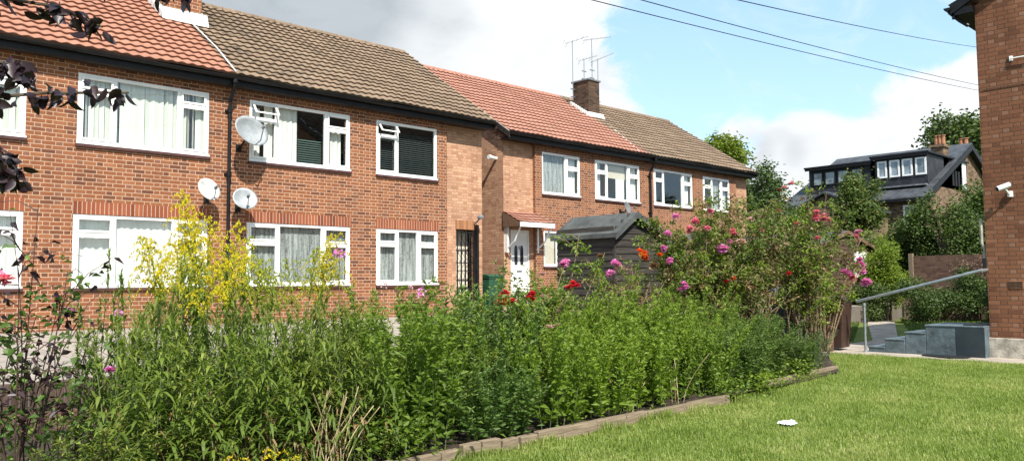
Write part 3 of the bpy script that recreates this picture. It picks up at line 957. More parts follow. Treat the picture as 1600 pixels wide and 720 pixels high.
# white front door, frame and canopy
dr = B().box((15.97, B_Y + .17, .74), (16.65, B_Y + .21, 2.90)).build('front_door', white, mid, bevel=.01)
fb = B()
fb.box((15.92, B_Y + .13, .70), (15.97, B_Y + .24, 2.98)); fb.box((16.65, B_Y + .13, .70), (16.70, B_Y + .24, 2.98)); fb.box((15.97, B_Y + .13, 2.90), (16.65, B_Y + .24, 2.98))
fb.build('door_frame', white, dr)
for x in (16.12, 16.36):
    prof = [(x, 1.95), (x + .12, 1.95), (x + .12, 2.42), (x + .10, 2.50), (x + .06, 2.53), (x + .02, 2.50), (x, 2.42)]
    B().prism(prof, 'y', B_Y + .155, B_Y + .169).build('glass_light', plain('dark_door_glass', (.03, .04, .05), .15, spec=.8), dr)
    pn = B()
    pn.box((x, B_Y + .155, 1.0), (x + .12, B_Y + .169, 1.62))
    pn.build('panel', white, dr, bevel=.008)
B().box((16.2, B_Y + .15, 1.74), (16.42, B_Y + .169, 1.78)).build('letter_slot', galv, dr)
B().tube([(16.30, B_Y + .14, 2.50), (16.30, B_Y + .12, 2.40)], .022, 8).build('knocker', galv, dr)
cn = tiled_roof('canopy', 15.60, 17.02, B_Y - .62, 3.14, B_Y + .10, 3.50, tile_redB, mid, gauge=.2, tile=.22, amp=.012)
cf = B()
cf.box((15.60, B_Y - .66, 3.02), (17.02, B_Y - .63, 3.15))
cf.build('canopy_fascia', white, cn)
for xx in (15.60, 17.0):
    cs = B().poly([(xx, B_Y - .62, 3.04), (xx, B_Y + .1, 3.04), (xx, B_Y + .1, 3.48), (xx, B_Y - .62, 3.12), (xx + .02, B_Y - .62, 3.04), (xx + .02, B_Y + .1, 3.04), (xx + .02, B_Y + .1, 3.48), (xx + .02, B_Y - .62, 3.12)],
            [(0, 1, 2, 3), (7, 6, 5, 4), (0, 4, 5, 1), (3, 2, 6, 7), (0, 3, 7, 4), (1, 5, 6, 2)])
    cs.build('canopy_side', brown_wood, cn)
for xx in (15.70, 16.94):
    br_ = B()
    br_.box((xx - .03, B_Y - .03, 2.30), (xx + .03, B_Y + (.0 if xx > 16.8 else .11), 3.04))
    br_.tube([(xx, B_Y - .0, 2.42), (xx, B_Y - .30, 2.62), (xx, B_Y - .55, 3.03)], .028, 6)
    br_.build('canopy_bracket', white, cn)
# flue / lamp on the side wall and vent
fl_ = B()
fl_.tube([(15.64, 17.35, 5.10), (15.40, 17.35, 5.12)], .05, 10)
fl_.tube([(15.40, 17.35, 5.12), (15.33, 17.35, 5.12)], .07, 10)
tag(fl_.build('boiler_flue', white), 'white boiler flue sticking out of the side wall in the gap', 'flue')

# ------------------------------------------------------------------ satellite dishes
def dish(c, aim, ry, rz, wall, mat, label, group='satellite dishes on the near house'):
    d = empty('satellite_dish', wall, label, 'dish', group)
    aim = Vector(aim).normalized(); sx = Vector((0, 0, 1)).cross(aim).normalized(); sz = aim.cross(sx)
    b = B()
    n, m_ = 28, 6
    C_ = Vector(c)
    for k, off in ((0, 0.), (1, .012)):
        for i in range(m_ + 1):
            r = i / m_
            for j in range(n):
                th = 2 * math.pi * j / n
                p = C_ + sx * (ry * r * math.cos(th)) + sz * (rz * r * math.sin(th)) + aim * (.11 * ry / .4 * (r * r - 1) - off)
                b.v.append(tuple(p))
        base = k * (m_ + 1) * n
        for i in range(m_):
            for j in range(n):
                q = base + i * n + j; q2 = base + i * n + (j + 1) % n
                b.f.append((q, q2, q2 + n, q + n) if k == 0 else (q + n, q2 + n, q2, q))
    e0 = m_ * n; e1 = (m_ + 1) * n + m_ * n
    for j in range(n):
        b.f.append((e0 + j, e0 + (j + 1) % n, e1 + (j + 1) % n, e1 + j))
    me = bpy.data.meshes.new('reflector'); me.from_pydata(b.v, [], b.f)
    for p in me.polygons: p.use_smooth = True
    link('reflector', me, mat, d)
    lnb = C_ + aim * ry * .75 - sz * rz * .25
    B().tube([C_ - sz * rz * .95 - aim * .03, C_ - sz * rz * .9 + aim * ry * .35, lnb], .012, 6).tube([lnb - aim * .04, lnb + aim * .04 + sz * .02], .03, 8).build('feed_arm', lead, d)
    bk = C_ - aim * .13 * ry / .4
    B().tube([bk, bk - aim * .08 - sz * .08, Vector(wall) + Vector((0, -.06, 0)), Vector(wall)], .022, 6).box((wall[0] - .06, wall[1] - .012, wall[2] - .08), (wall[0] + .06, wall[1], wall[2] + .08)).build('wall_bracket', ironm, d)
    return d
dish((7.02, 15.18, 4.53), (.30, -.95, .36), .42, .33, (6.95, 15.66, 4.22), dish_grey, 'large grey oval satellite dish overlapping an upstairs window')
dish((6.18, 15.22, 3.28), (.30, -.95, .36), .25, .23, (6.3, 15.66, 3.12), dish_white, 'small pale satellite dish left of the downpipe')
dish((6.92, 15.24, 3.15), (-.1, -.95, .40), .25, .24, (6.95, 15.66, 2.98), dish_grey, 'small grey satellite dish right of the downpipe, under the large one')
dish((20.9, 16.6, 3.88), (.3, -.95, .3), .25, .24, (20.9, 16.95, 3.78), lead, 'dark satellite dish on the farther house just above the shed roof', None)

# ------------------------------------------------------------------ aerials on the farther chimney
def aerial(x, y, z0, z1, boom_dir, L, n, label):
    a = empty('tv_aerial', (x, y, z0), label, 'aerial', 'aerials on the farther chimney')
    B().tube([(x, y, z0), (x, y, z1)], .016, 6).build('mast', galv, a)
    d = Vector(boom_dir).normalized(); s = d.cross(Vector((0, 0, 1))).normalized()
    c = Vector((x, y, z1 - .03))
    b = B().tube([c - d * L * .3, c + d * L * .7], .014, 6)
    for i in range(n):
        q = c - d * L * .3 + d * L * (i + .5) / n
        w = .17 - .07 * i / n
        b.tube([q - s * w, q + s * w], .006, 4)
    u = d.cross(s)
    q = c - d * L * .3
    for k in (-1, 1):
        b.tube([q - s * .16 + u * .1 * k, q + s * .16 + u * .1 * k], .007, 4)
    b.build('boom', galv, a)
    cl = B()
    for zz in (z0 + .12, z0 + .42): cl.box((x - .12, y - .02, zz), (x + .12, y + .02, zz + .03))
    cl.build('clamp', galv, a)
aerial(22.02, 20.05, 8.30, 10.62, (.80, -.55, .35), 1.0, 5, 'leftmost tall aerial strapped to the side of the chimney')
aerial(22.50, 19.90, 9.05, 9.98, (.80, -.55, .30), .8, 6, 'short aerial in the middle of the chimney top')
aerial(22.62, 19.60, 9.05, 10.72, (.85, -.5, .18), 1.15, 11, 'tallest aerial with the long toothed boom')
aerial(22.84, 19.5, 7.85, 9.95, (.80, -.55, .42), 1.0, 9, 'rightmost aerial strapped to the chimney, boom pointing up right')

# ------------------------------------------------------------------ telephone wires
def wire(a, b_, sag, label):
    a, b_ = Vector(a), Vector(b_)
    pts = [a.lerp(b_, k / 40) - Vector((0, 0, sag * 4 * (k / 40) * (1 - k / 40))) for k in range(41)]
    tag(B().tube(pts, .011, 5).build('telephone_wire', rubber), label, 'wire', 'overhead wires')
wire((-2.01, 9.60, 5.82), (47.64, 12.70, 11.29), .22, 'lowest of the three overhead telephone wires')
wire((-0.92, 8.60, 5.69), (47.55, 12.75, 11.58), .22, 'middle overhead wire, just above the lowest at the right')
wire((1.08, 6.80, 4.87), (47.25, 12.85, 13.71), .22, 'topmost and thinnest overhead wire')

# ------------------------------------------------------------------ right hand building
rbh = empty('brick_building', (16, 4.6, 0), 'weathered brick building at the right edge with camera and air brick', 'building')
RX, RY, RZ = 16.0, 4.57, 6.42
wb = B()
wb.poly([(RX, RY, .2), (RX, -8, .2), (RX, -8, RZ), (RX, -1.7, RZ + 3.6), (RX, RY, RZ)], [(0, 1, 2, 3, 4)])
wb.poly([(RX, RY, .2), (24, RY, .2), (24, RY, RZ), (RX, RY, RZ)], [(0, 3, 2, 1)])
wb.poly([(24, RY, .2), (24, -8, .2), (24, -8, RZ), (24, -1.7, RZ + 3.6), (24, RY, RZ)], [(4, 3, 2, 1, 0)])
wb.poly([(RX, -8, .2), (24, -8, .2), (24, -8, RZ), (RX, -8, RZ)], [(0, 1, 2, 3)])
wb.build('wall', brickR, rbh)
B().box((RX - .045, -8.05, -.2), (24, RY + .045, .36)).build('plinth', plinthm, rbh, bevel=.015)
tiled_roof('roof', RX - .15, 24.2, RY + .36, RZ + .04, -1.7, RZ + 3.75, tile_brown, rbh)
gb = B()
prof = [(RY + .40 + .065 * math.cos(q), RZ + .02 + .065 * math.sin(q)) for q in [math.pi + math.pi * j / 8 for j in range(9)]]
gb.prism(prof, 'x', RX - .2, 24.2)
gb.build('gutter', black, rbh)
B().box((RX - .15, RY, RZ - .14), (24.2, RY + .34, RZ - .02)).box((RX - .15, RY + .30, RZ - .20), (RX - .10, RY + .34, RZ + .06)).build('soffit', black, rbh)
B().prism([(RY + .36, RZ - .12), (RY + .36, RZ + .06), (-1.7, RZ + 3.78), (-1.7, RZ + 3.58)], 'x', RX - .17, RX - .12).build('verge_board', black, rbh)
B().tube([(RX - .1, RY + .40, RZ - .04), (RX - .03, RY + .25, RZ - .22), (RX + .02, RY + .12, RZ - .34)], .035, 8).build('pipe_elbow', black, rbh)
ab = B()
ab.box((RX - .012, 4.01, 1.235), (RX + .02, 4.235, 1.375))
abo = ab.build('air_brick', terracotta, rbh)
ah = B()
for i in range(11):
    for j in range(5):
        y_ = 4.022 + i * .019; z_ = 1.25 + j * .023
        ah.box((RX - .0165, y_, z_), (RX - .013, y_ + .012, z_ + .014))
ah.build('air_brick_holes', rubber, abo)
B().tube([(RX - .012, 4.50, 4.84), (RX - .012, 2.8, 4.84), (RX - .012, -2, 4.86)], .006, 5).build('wall_cable', plain('brown_cable', (.10, .07, .05)), rbh)
hk = B().tube([(RX, 4.02, 5.31), (RX - .05, 4.02, 5.31), (RX - .05, 3.3, 5.29)], .012, 6).box((RX - .03, 4.0, 5.27), (RX, 4.05, 5.36))
hk.build('cable_hook', white, rbh)
B().tube([(RX + .06, RY + .04, 1.62), (RX + .06, RY + .04, 1.95), (RX + .03, RY + .07, 2.05), (RX + .03, RY + .07, 2.5)], .03, 8).build('waste_pipe', plinthm, rbh)
B().box((RX + .0, RY + .001, 1.56), (RX + .12, RY + .07, 1.78)).build('junction_box', rubber, rbh, bevel=.01)

cc = empty('security_camera', (RX, 4.16, 3.0), 'white security camera on the right brick wall', 'camera')
mk = Vector((RX - .22, 4.18, 3.02))
body = B()
dv = Vector((-.55, .62, -.30)).normalized()
body.tube([mk - dv * .10, mk + dv * .12], .048, 12)
body.build('camera_body', plain('pale_camera_housing', (.55, .62, .62), .35, var=.03), cc, smooth=False)
B().tube([mk + dv * .121, mk + dv * .128], .040, 12).build('lens', rubber, cc)
hd_ = B().prism([(mk.y - .05, mk.z + .052), (mk.y + .05, mk.z + .052), (mk.y + .05, mk.z + .06), (mk.y - .05, mk.z + .06)], 'x', mk.x - .13, mk.x + .12)
B().tube([mk - dv * .02 - Vector((0, 0, .04)), Vector((RX - .10, 4.14, 2.90)), Vector((RX, 4.14, 2.90))], .018, 8).lathe([(.045, -.05), (.045, .05)], (RX - .03, 4.14, 2.90), 10).build('bracket', white, cc)

# steps, landing, rail, door mat, painted shadow
st = empty('entrance_steps', (15.72, 5.8, 0), 'grey painted concrete steps rising to a landing by the right building', 'steps')
SX = 15.72
sb = B()
hs = [(6.62, 6.30, .12), (6.30, 5.93, .28), (5.93, 5.56, .42), (5.56, 4.575, .565)]
for ya, yb_, z in hs:
    sb.box((SX, yb_ + .001, -.05), (SX + 1.15, ya, z))
    sb.box((SX - .012, yb_ + .001, z - .028), (SX + 1.16, ya + .015, z + .004))
sb.build('treads', step_paint, st, bevel=.012)
B().box((SX - .008, 4.577, .013), (SX - .001, 5.04, .535)).build('shadow_panel', step_shadow, st)  # sharp shadow on the landing side, added as a dark panel
B().box((SX + .1, 4.62, .566), (SX + 1.0, 4.95, .59)).build('door_mat', rubber, st, bevel=.006)
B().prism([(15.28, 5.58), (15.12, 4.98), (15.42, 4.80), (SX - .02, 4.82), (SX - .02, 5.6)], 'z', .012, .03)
mt = B().prism([(15.45, 5.55), (15.18, 4.98), (15.42, 4.78), (SX - .01, 4.80), (SX - .01, 5.56)], 'z', .013, .032).build('ground_shadow_sheet', rubber)  # ground shadow by the landing, added as a flat black sheet
tag(mt, 'flat black sheet standing for the shadow on the path at the foot of the landing', 'mat')  # category aside, not a mat: an added sheet standing for the shadow
hr = empty('handrail', (15.66, 6.65, 0), 'galvanised tube handrail rising from its post to the brick corner', 'handrail')
B().tube([(15.66, 6.65, 0), (15.66, 6.65, .96)], .026, 12).lathe([(.038, 0), (.038, .05)], (15.66, 6.65, .90), 12).lathe([(.06, 0), (.06, .012)], (15.66, 6.65, .012), 12).build('post', galv, hr, smooth=False)
B().tube([(15.66, 6.80, .985), (15.66, 6.65, 1.02), (15.80, 4.60, 1.56), (16.02, 4.57, 1.57)], .028, 12).build('rail', galv, hr)

# ------------------------------------------------------------------ paper on the lawn
pp = B()
n = 10
for j in range(n):
    for i in range(n):
        pp.v.append((7.12 + i * .017 + random.uniform(-.008, .008), 3.76 + j * .016 + random.uniform(-.008, .008), .035 + random.uniform(-.0, .035) * (1 if 0 < i < n - 1 and 0 < j < n - 1 else .3)))
for j in range(n - 1):
    for i in range(n - 1):
        a = j * n + i
        pp.f += [(a, a + 1, a + n + 1), (a, a + n + 1, a + n)]
tag(pp.build('crumpled_paper', plain('white_paper', (.8, .82, .86), .8, var=.03)), 'crumpled white paper lying on the lawn', 'paper')

# ------------------------------------------------------------------ sheds
def board_wall(b, p0, p1, zb, zt_fn, bh=.125, out=(0, -1)):
    """horizontal lapped boards between two plan points"""
    p0, p1 = Vector(p0), Vector(p1); o = Vector(out)
    z = zb; L_ = (p1 - p0).length
    while True:
        # clip board where the gable narrows
        ts = [k / 40 for k in range(41) if zt_fn(k / 40) > z + .01]
        if not ts: break
        a, c = p0.lerp(p1, ts[0]), p0.lerp(p1, ts[-1])
        z1 = z + bh
        q = [a + o * .022, c + o * .022, c + o * .006, a + o * .006]
        b.poly([(q[0].x, q[0].y, z), (q[1].x, q[1].y, z), (q[2].x, q[2].y, z1), (q[3].x, q[3].y, z1),
                (a.x, a.y, z), (c.x, c.y, z), (c.x, c.y, z1), (a.x, a.y, z1)], [(0, 1, 2, 3), (0, 4, 5, 1), (3, 2, 6, 7), (0, 3, 7, 4), (1, 5, 6, 2)])
        z = z1
def shed(name, x0, x1, y0, y1, zb, ze, xa, zr, wall, roofm, label, bh=.125):
    s = empty(name, ((x0 + x1) / 2, (y0 + y1) / 2, zb), label, 'shed')
    b = B()
    def gz(tt):
        x = x0 + tt * (x1 - x0)
        return ze + (zr - ze) * ((x - x0) / (xa - x0) if x < xa else (x1 - x) / (x1 - xa)) - .02
    board_wall(b, (x0, y0), (x1, y0), zb, gz, bh, (0, -1))
    board_wall(b, (x0, y1), (x0, y0), zb, lambda q: ze, bh, (-1, 0))
    board_wall(b, (x1, y0), (x1, y1), zb, lambda q: ze, bh, (1, 0))
    b.box((x0 + .001, y1 - .02, zb), (x1 - .001, y1, ze))
    b.build('wall', wall, s)
    for x, y in ((x0 - .02, y0 - .03), (x1 - .02, y0 - .03)):
        B().box((x, y, zb), (x + .045, y + .045, ze)).build('corner_post', wall, s)
    r = B()
    ov = .10
    th = .03
    lx, lz = x0 - ov, ze - ov * (zr - ze) / (xa - x0)
    rx_, rz_ = x1 + ov, ze - ov * (zr - ze) / (x1 - xa)
    n = 6
    for (ax, az, bx, bz) in ((lx, lz, xa, zr), (xa, zr, rx_, rz_)):
        r.prism([(ax, az), (bx, bz), (bx, bz + th), (ax, az + th)], 'y', y0 - .12, y1 + .1)
    r.build('roof', roofm, s, bevel=.008)
    tr = B()
    for (ax, az, bx, bz) in ((lx, lz, xa, zr), (xa, zr, rx_, rz_)):
        tr.prism([(ax, az - .09), (bx, bz - .09), (bx, bz + th + .006), (ax, az + th + .006)], 'y', y0 - .145, y0 - .122)
    tr.prism([(lx - .006, lz - .05), (lx + .02, lz - .05), (lx + .02, lz + .034), (lx - .006, lz + .034)], 'y', y0 - .12, y1 + .1)
    tr.build('roof_trim', felt if wall is shed_wood else brown_wood, s)
    return s
shed('garden_shed', 11.66, 13.16, 9.62, 11.1, .52, 2.36, 12.22, 2.73, shed_wood, felt, 'black stained timber shed with grey felt roof', .13)
shed('garden_shed', 17.6, 20.6, 12.6, 15.0, .55, 2.30, 19.1, 2.72, brown_wood, felt, 'grey roofed shed mostly hidden behind the climbing roses')
sh3 = shed('garden_shed', 25.0, 29.25, 12.0, 15.8, -.05, 2.55, 26.9, 3.08, shade_board, felt, 'brown walled outbuilding with grey roof right of the roses')
B().box((27.5, 11.94, 1.5), (28.5, 11.97, 2.4)).build('window', white, sh3)

# ------------------------------------------------------------------ bins and gate pier
def bin_(x, y, z, rz, mat, label, h=1.07, w=.56):
    e = empty('wheelie_bin', (x, y, z), label, 'bin', None, 0)
    c, s_ = math.cos(rz), math.sin(rz)
    def T(b):
        b.v = [(x + px * c - py * s_, y + px * s_ + py * c, z + pz) for px, py, pz in b.v]; return b
    b = B()
    w0, w1 = w * .40, w * .5
    b.poly([(-w0, -w0, .05), (w0, -w0, .05), (w0, w0, .05), (-w0, w0, .05), (-w1, -w1, h - .12), (w1, -w1, h - .12), (w1, w1, h - .12), (-w1, w1, h - .12)],
           [(0, 3, 2, 1), (4, 5, 6, 7), (0, 1, 5, 4), (1, 2, 6, 5), (2, 3, 7, 6), (3, 0, 4, 7)])
    b.box((-w1 - .015, -w1 - .015, h - .13), (w1 + .015, w1 + .015, h - .085))
    T(b).build('body', mat, e, bevel=.02)
    l = B()
    l.prism([(-w1 - .03, h - .083), (w1 + .03, h - .083), (w1 + .03, h - .055), (w1 * .6, h - .01), (-w1 * .6, h - .0), (-w1 - .03, h - .055)], 'x', -w1 - .02, w1 + .02)
    T(l).build('lid', mat, e, bevel=.012)
    T(B().tube([(-w * .35, w * .55, h - .12), (w * .35, w * .55, h - .12)], .018, 8)).build('handle', rubber, e)
    for sx_ in (-1, 1):
        T(B().tube([(sx_ * w * .42, w * .42, .1), (sx_ * w * .5, w * .42, .1)], .1, 14)).build('wheel', rubber, e)
brown_p = plain('brown_bin_plastic', (.050, .026, .018), .5, var=.12, spec=.45)
grey_p = plain('dark_grey_bin_plastic', (.035, .042, .045), .5, var=.12, spec=.45)
green_p = plain('green_bin_plastic', (.02, .075, .04), .5, var=.12, spec=.45)
bin_(15.78, 7.32, .012, .1, brown_p, 'brown wheelie bin standing at the end of the path')
bin_(14.95, 8.05, .012, .15, grey_p, 'dark grey wheelie bin tucked under the roses, left of the brown one')
bin_(14.25, 16.15, .58, .1, green_p, 'green wheelie bin in front of the gap between the houses')
wb_ = B()
wb_.lathe([(.05, 0), (.22, .02), (.27, .1), (.18, .17), (.05, .2)], (14.9, 8.0, 1.08), 9)
wb_.v = [(a + random.uniform(-.03, .03), b_ + random.uniform(-.03, .03), c_ + random.uniform(-.015, .015)) for a, b_, c_ in wb_.v]
tag(wb_.build('plastic_bag', plain('white_plastic_bag', (.72, .75, .8), .4, var=.08)), 'crumpled white plastic bag on top of the dark grey bin', 'bag')
gpz = empty('gate_pier', (15.28, 7.3, 0), 'broken brick gate pier standing between bed and bins', 'pier')
B().box((15.16, 7.16, -.05), (15.40, 7.42, .40)).build('red_brick_base', brickW, gpz, bevel=.006)
B().box((15.18, 7.18, .40), (15.39, 7.40, .62)).build('sooty_brick_top', brickC, gpz, bevel=.008)
tp = B()
for k in range(4):
    tp.box((14.50 + k * .13, 7.18 + .03 * k, 0), (14.61 + k * .13, 7.20 + .03 * k, .60 + .04 * (k % 2)))
tag(tp.build('low_fence', brown_wood), 'short run of brown upright fence boards beside the gate pier', 'fence')

# ------------------------------------------------------------------ garden wall beyond
gw = empty('garden_wall', (30, 10.9, 0), 'reddish garden wall with pale post beyond the lawn', 'wall')
B().box((30, -6, -.1), (30.12, 11.0, 2.25)).build('panels', brickW, gw)
B().box((29.92, 10.92, -.1), (30.06, 11.06, 2.35)).build('post', timber, gw)
lf = B()
for k in range(16): lf.box((28.6, 9.2 + k * .1, 0), (28.63, 9.29 + k * .1, .95 + .03 * (k % 3)))
tag(lf.build('low_fence', timber), 'low pale timber fence in front of the garden wall', 'fence')

# ------------------------------------------------------------------ Victorian house with dormers
vh = empty('dormer_house', (42, 15, 0), 'old brick house with dark dormers and slate roof beyond the trees', 'house')
VX, VY, VE = 42.0, 14.85, 5.55
VR = (49.3, 8.98)
b = B()
hv = [(15.62 - .0, 14.81 + .02)]
# front wall (plane of constant x) with one window opening; gable to the sun
b.poly([(VX, VY, -.1), (VX, 22.0, -.1), (VX, 22.0, VE), (VX, VY, VE)], [(0, 1, 2, 3)])
b.poly([(VX, VY, -.1), (2 * VR[0] - VX, VY, -.1), (2 * VR[0] - VX, VY, VE), (VR[0], VY, VR[1] - .15), (VX, VY, VE)], [(0, 1, 2, 3, 4)])
b.poly([(VX, 22, -.1), (2 * VR[0] - VX, 22, -.1), (2 * VR[0] - VX, 22, VE), (VR[0], 22, VR[1] - .15), (VX, 22, VE)], [(4, 3, 2, 1, 0)])
b.build('wall', brickV, vh)
r = B()
for sgn in (1, -1):
    xe = VX - .3 if sgn == 1 else 2 * VR[0] - VX + .3
    ze_ = VE - .12
    r.poly([(xe, VY - .3, ze_), (xe, 22.3, ze_), (VR[0], 22.3, VR[1]), (VR[0], VY - .3, VR[1]),
            (xe, VY - .3, ze_ + .12), (xe, 22.3, ze_ + .12), (VR[0], 22.3, VR[1] + .12), (VR[0], VY - .3, VR[1] + .12)],
           [(0, 1, 2, 3), (4, 5, 6, 7), (0, 1, 5, 4), (1, 2, 6, 5), (2, 3, 7, 6), (3, 0, 4, 7)])
vr = r.build('roof', slate, vh)
bb = B()
for sgn in (1, -1):
    xe = VX - .32 if sgn == 1 else 2 * VR[0] - VX + .32
    bb.poly([(xe, VY - .34, VE - .38), (VR[0], VY - .34, VR[1] - .28), (VR[0], VY - .34, VR[1] + .02), (xe, VY - .34, VE - .1),
             (xe, VY - .30, VE - .38), (VR[0], VY - .30, VR[1] - .28), (VR[0], VY - .30, VR[1] + .02), (xe, VY - .30, VE - .1)],
            [(0, 1, 2, 3), (7, 6, 5, 4), (0, 4, 5, 1), (3, 2, 6, 7), (0, 3, 7, 4), (1, 5, 6, 2)])
bb.build('bargeboard', black, vh)
B().box((VX - .42, VY - .2, VE - .2), (VX - .3, 22.2, VE - .06)).build('gutter', black, vh)
wglass = plain('pale_window_glass', (.22, .27, .30), .15, var=.35, scale=2.2, spec=.8)
def win_x(parent, x, ya, yb, za, zb, fr=.07, bars=(), mat=white, label=None):
    w = B()
    w.box((x - .05, ya, za), (x, yb, za + fr)); w.box((x - .05, ya, zb - fr), (x, yb, zb))
    w.box((x - .05, ya, za + fr), (x, ya + fr, zb - fr)); w.box((x - .05, yb - fr, za + fr), (x, yb, zb - fr))
    for q in bars: w.box((x - .045, ya + fr, za + (zb - za) * q - .02), (x, yb - fr, za + (zb - za) * q + .02))
    o = w.build('window', mat, parent)
    B().box((x - .02, ya + .02, za + .02), (x + .05, yb - .02, zb - .02)).build('pane', wglass, o)
win_x(vh, VX - .02, 14.98, 15.66, 3.9, 5.18, .09, (.5,))
win_x(vh, VX - .02, 17.5, 18.2, 3.9, 5.18, .09, (.5,))
def dormer(y0, y1, xf, z0, z1, wins, mat, label):
    d = B().box((xf, y0, z0), (49.0, y1, z1)).build('dormer', cladding, vr)
    d['label'] = label
    B().box((xf - .22, y0 - .15, z1), (49.2, y1 + .2, z1 + .09)).box((xf - .20, y0 - .12, z1 - .12), (xf - .17, y1 + .15, z1)).build('dormer_roof', black, vr)
    for a, c in wins: win_x(vr, xf - .01, a, c, z0 + .52, z1 - .20, .085, (), mat)
    B().box((xf - .35, y0, z0 - .06), (xf, y1, z0 + .02)).build('dormer_apron', lead, vr)
dormer(14.25 + .6, 17.5, 43.2, 6.3, 7.92, [(14.93 - .05, 15.42), (15.56, 16.08), (16.20, 16.72), (16.86, 17.35)], white, 'right dormer with four white framed windows')
dormer(17.75, 21.2, 43.2, 6.2, 7.74, [(20.35, 20.98), (19.62, 20.3), (18.9, 19.57), (18.1, 18.8)], black, 'left dormer with black framed windows')
c1 = B().box((45.6, 14.55 + .3, 6.6), (46.4, 15.45, 8.58)).box((45.52, 14.78, 8.5), (46.48, 15.52, 8.66)).build('chimney', brickV, vr)
for yy in (14.95, 15.12, 15.30):
    B().lathe([(.11, 0), (.09, .5), (.12, .52), (.12, .58)], (46, yy, 8.62), 10).build('chimney_pot', terracotta, c1)
c2 = B().box((49.6, 14.88, 8.2), (50.4, 15.5, 8.95)).box((49.5, 14.8, 8.9), (50.5, 15.58, 9.03)).build('chimney', brickV, vr)
for yy in (15.05, 15.3):
    B().lathe([(.14, 0), (.11, .45), (.15, .47), (.15, .52)], (50, yy, 9.0), 10).build('chimney_pot', terracotta, c2)
va = empty('tv_aerial', (46.2, 15.1, 9.2), 'thin aerials above the chimney pots of the old house', 'aerial')
B().tube([(46.2, 15.1, 8.7), (46.2, 15.1, 10.05)], .02, 5).tube([(46.2, 14.7, 9.9), (46.2, 15.5, 9.8)], .02, 5).tube([(46.2, 14.7, 9.6), (46.2, 14.7, 10.15)], .02, 4).tube([(46.2, 15.5, 9.6), (46.2, 15.5, 10.1)], .02, 4).build('mast', ironm, va)
gwb = B()
gwb.box((48.4, VY - .04, 6.3), (48.95, VY, 8.0))
gwb.build('gable_window', white, vh)
for k in range(3):
    B().box((46.8 + k * .45, VY - .03, 6.5), (47.05 + k * .45, VY, 7.35)).build('slit_window', rubber, vh)
# lower side extension with its own gable
ex = empty('brick_outbuilding', (39, 18, 0), 'small brick outbuilding with pointed gable left of the dormer house', 'outbuilding')
B().poly([(39, 16.3, -.1), (39, 20.3, -.1), (39, 20.3, 4.85), (39, 18.3, 5.78), (39, 16.3, 4.85), (41.6, 16.3, -.1), (41.6, 20.3, -.1), (41.6, 20.3, 4.85), (41.6, 18.3, 5.78), (41.6, 16.3, 4.85)],
         [(0, 1, 2, 3, 4), (9, 8, 7, 6, 5), (0, 4, 9, 5), (1, 6, 7, 2)]).build('wall', brickV, ex)
rr = B()
for ya, yb_ in ((16.1, 18.3), (20.5, 18.3)):
    rr.poly([(38.8, ya, 4.78), (38.8, yb_, 5.82), (41.6, yb_, 5.82), (41.6, ya, 4.78), (38.8, ya, 4.88), (38.8, yb_, 5.92), (41.6, yb_, 5.92), (41.6, ya, 4.88)],
            [(0, 1, 2, 3), (4, 5, 6, 7), (0, 1, 5, 4), (1, 2, 6, 5), (2, 3, 7, 6), (3, 0, 4, 7)])
rr.build('roof', slate, ex)
fh = empty('far_house', (62, 18, 0), 'grey roofed house just left of the right brick wall, far behind', 'house')
B().box((60, 14, 0), (72, 20.6, 6.4)).build('wall', brickV, fh)
B().prism([(59.5, 6.3), (66, 10.6), (72.5, 6.3)], 'y', 13.7, 20.9).build('roof', slate, fh)

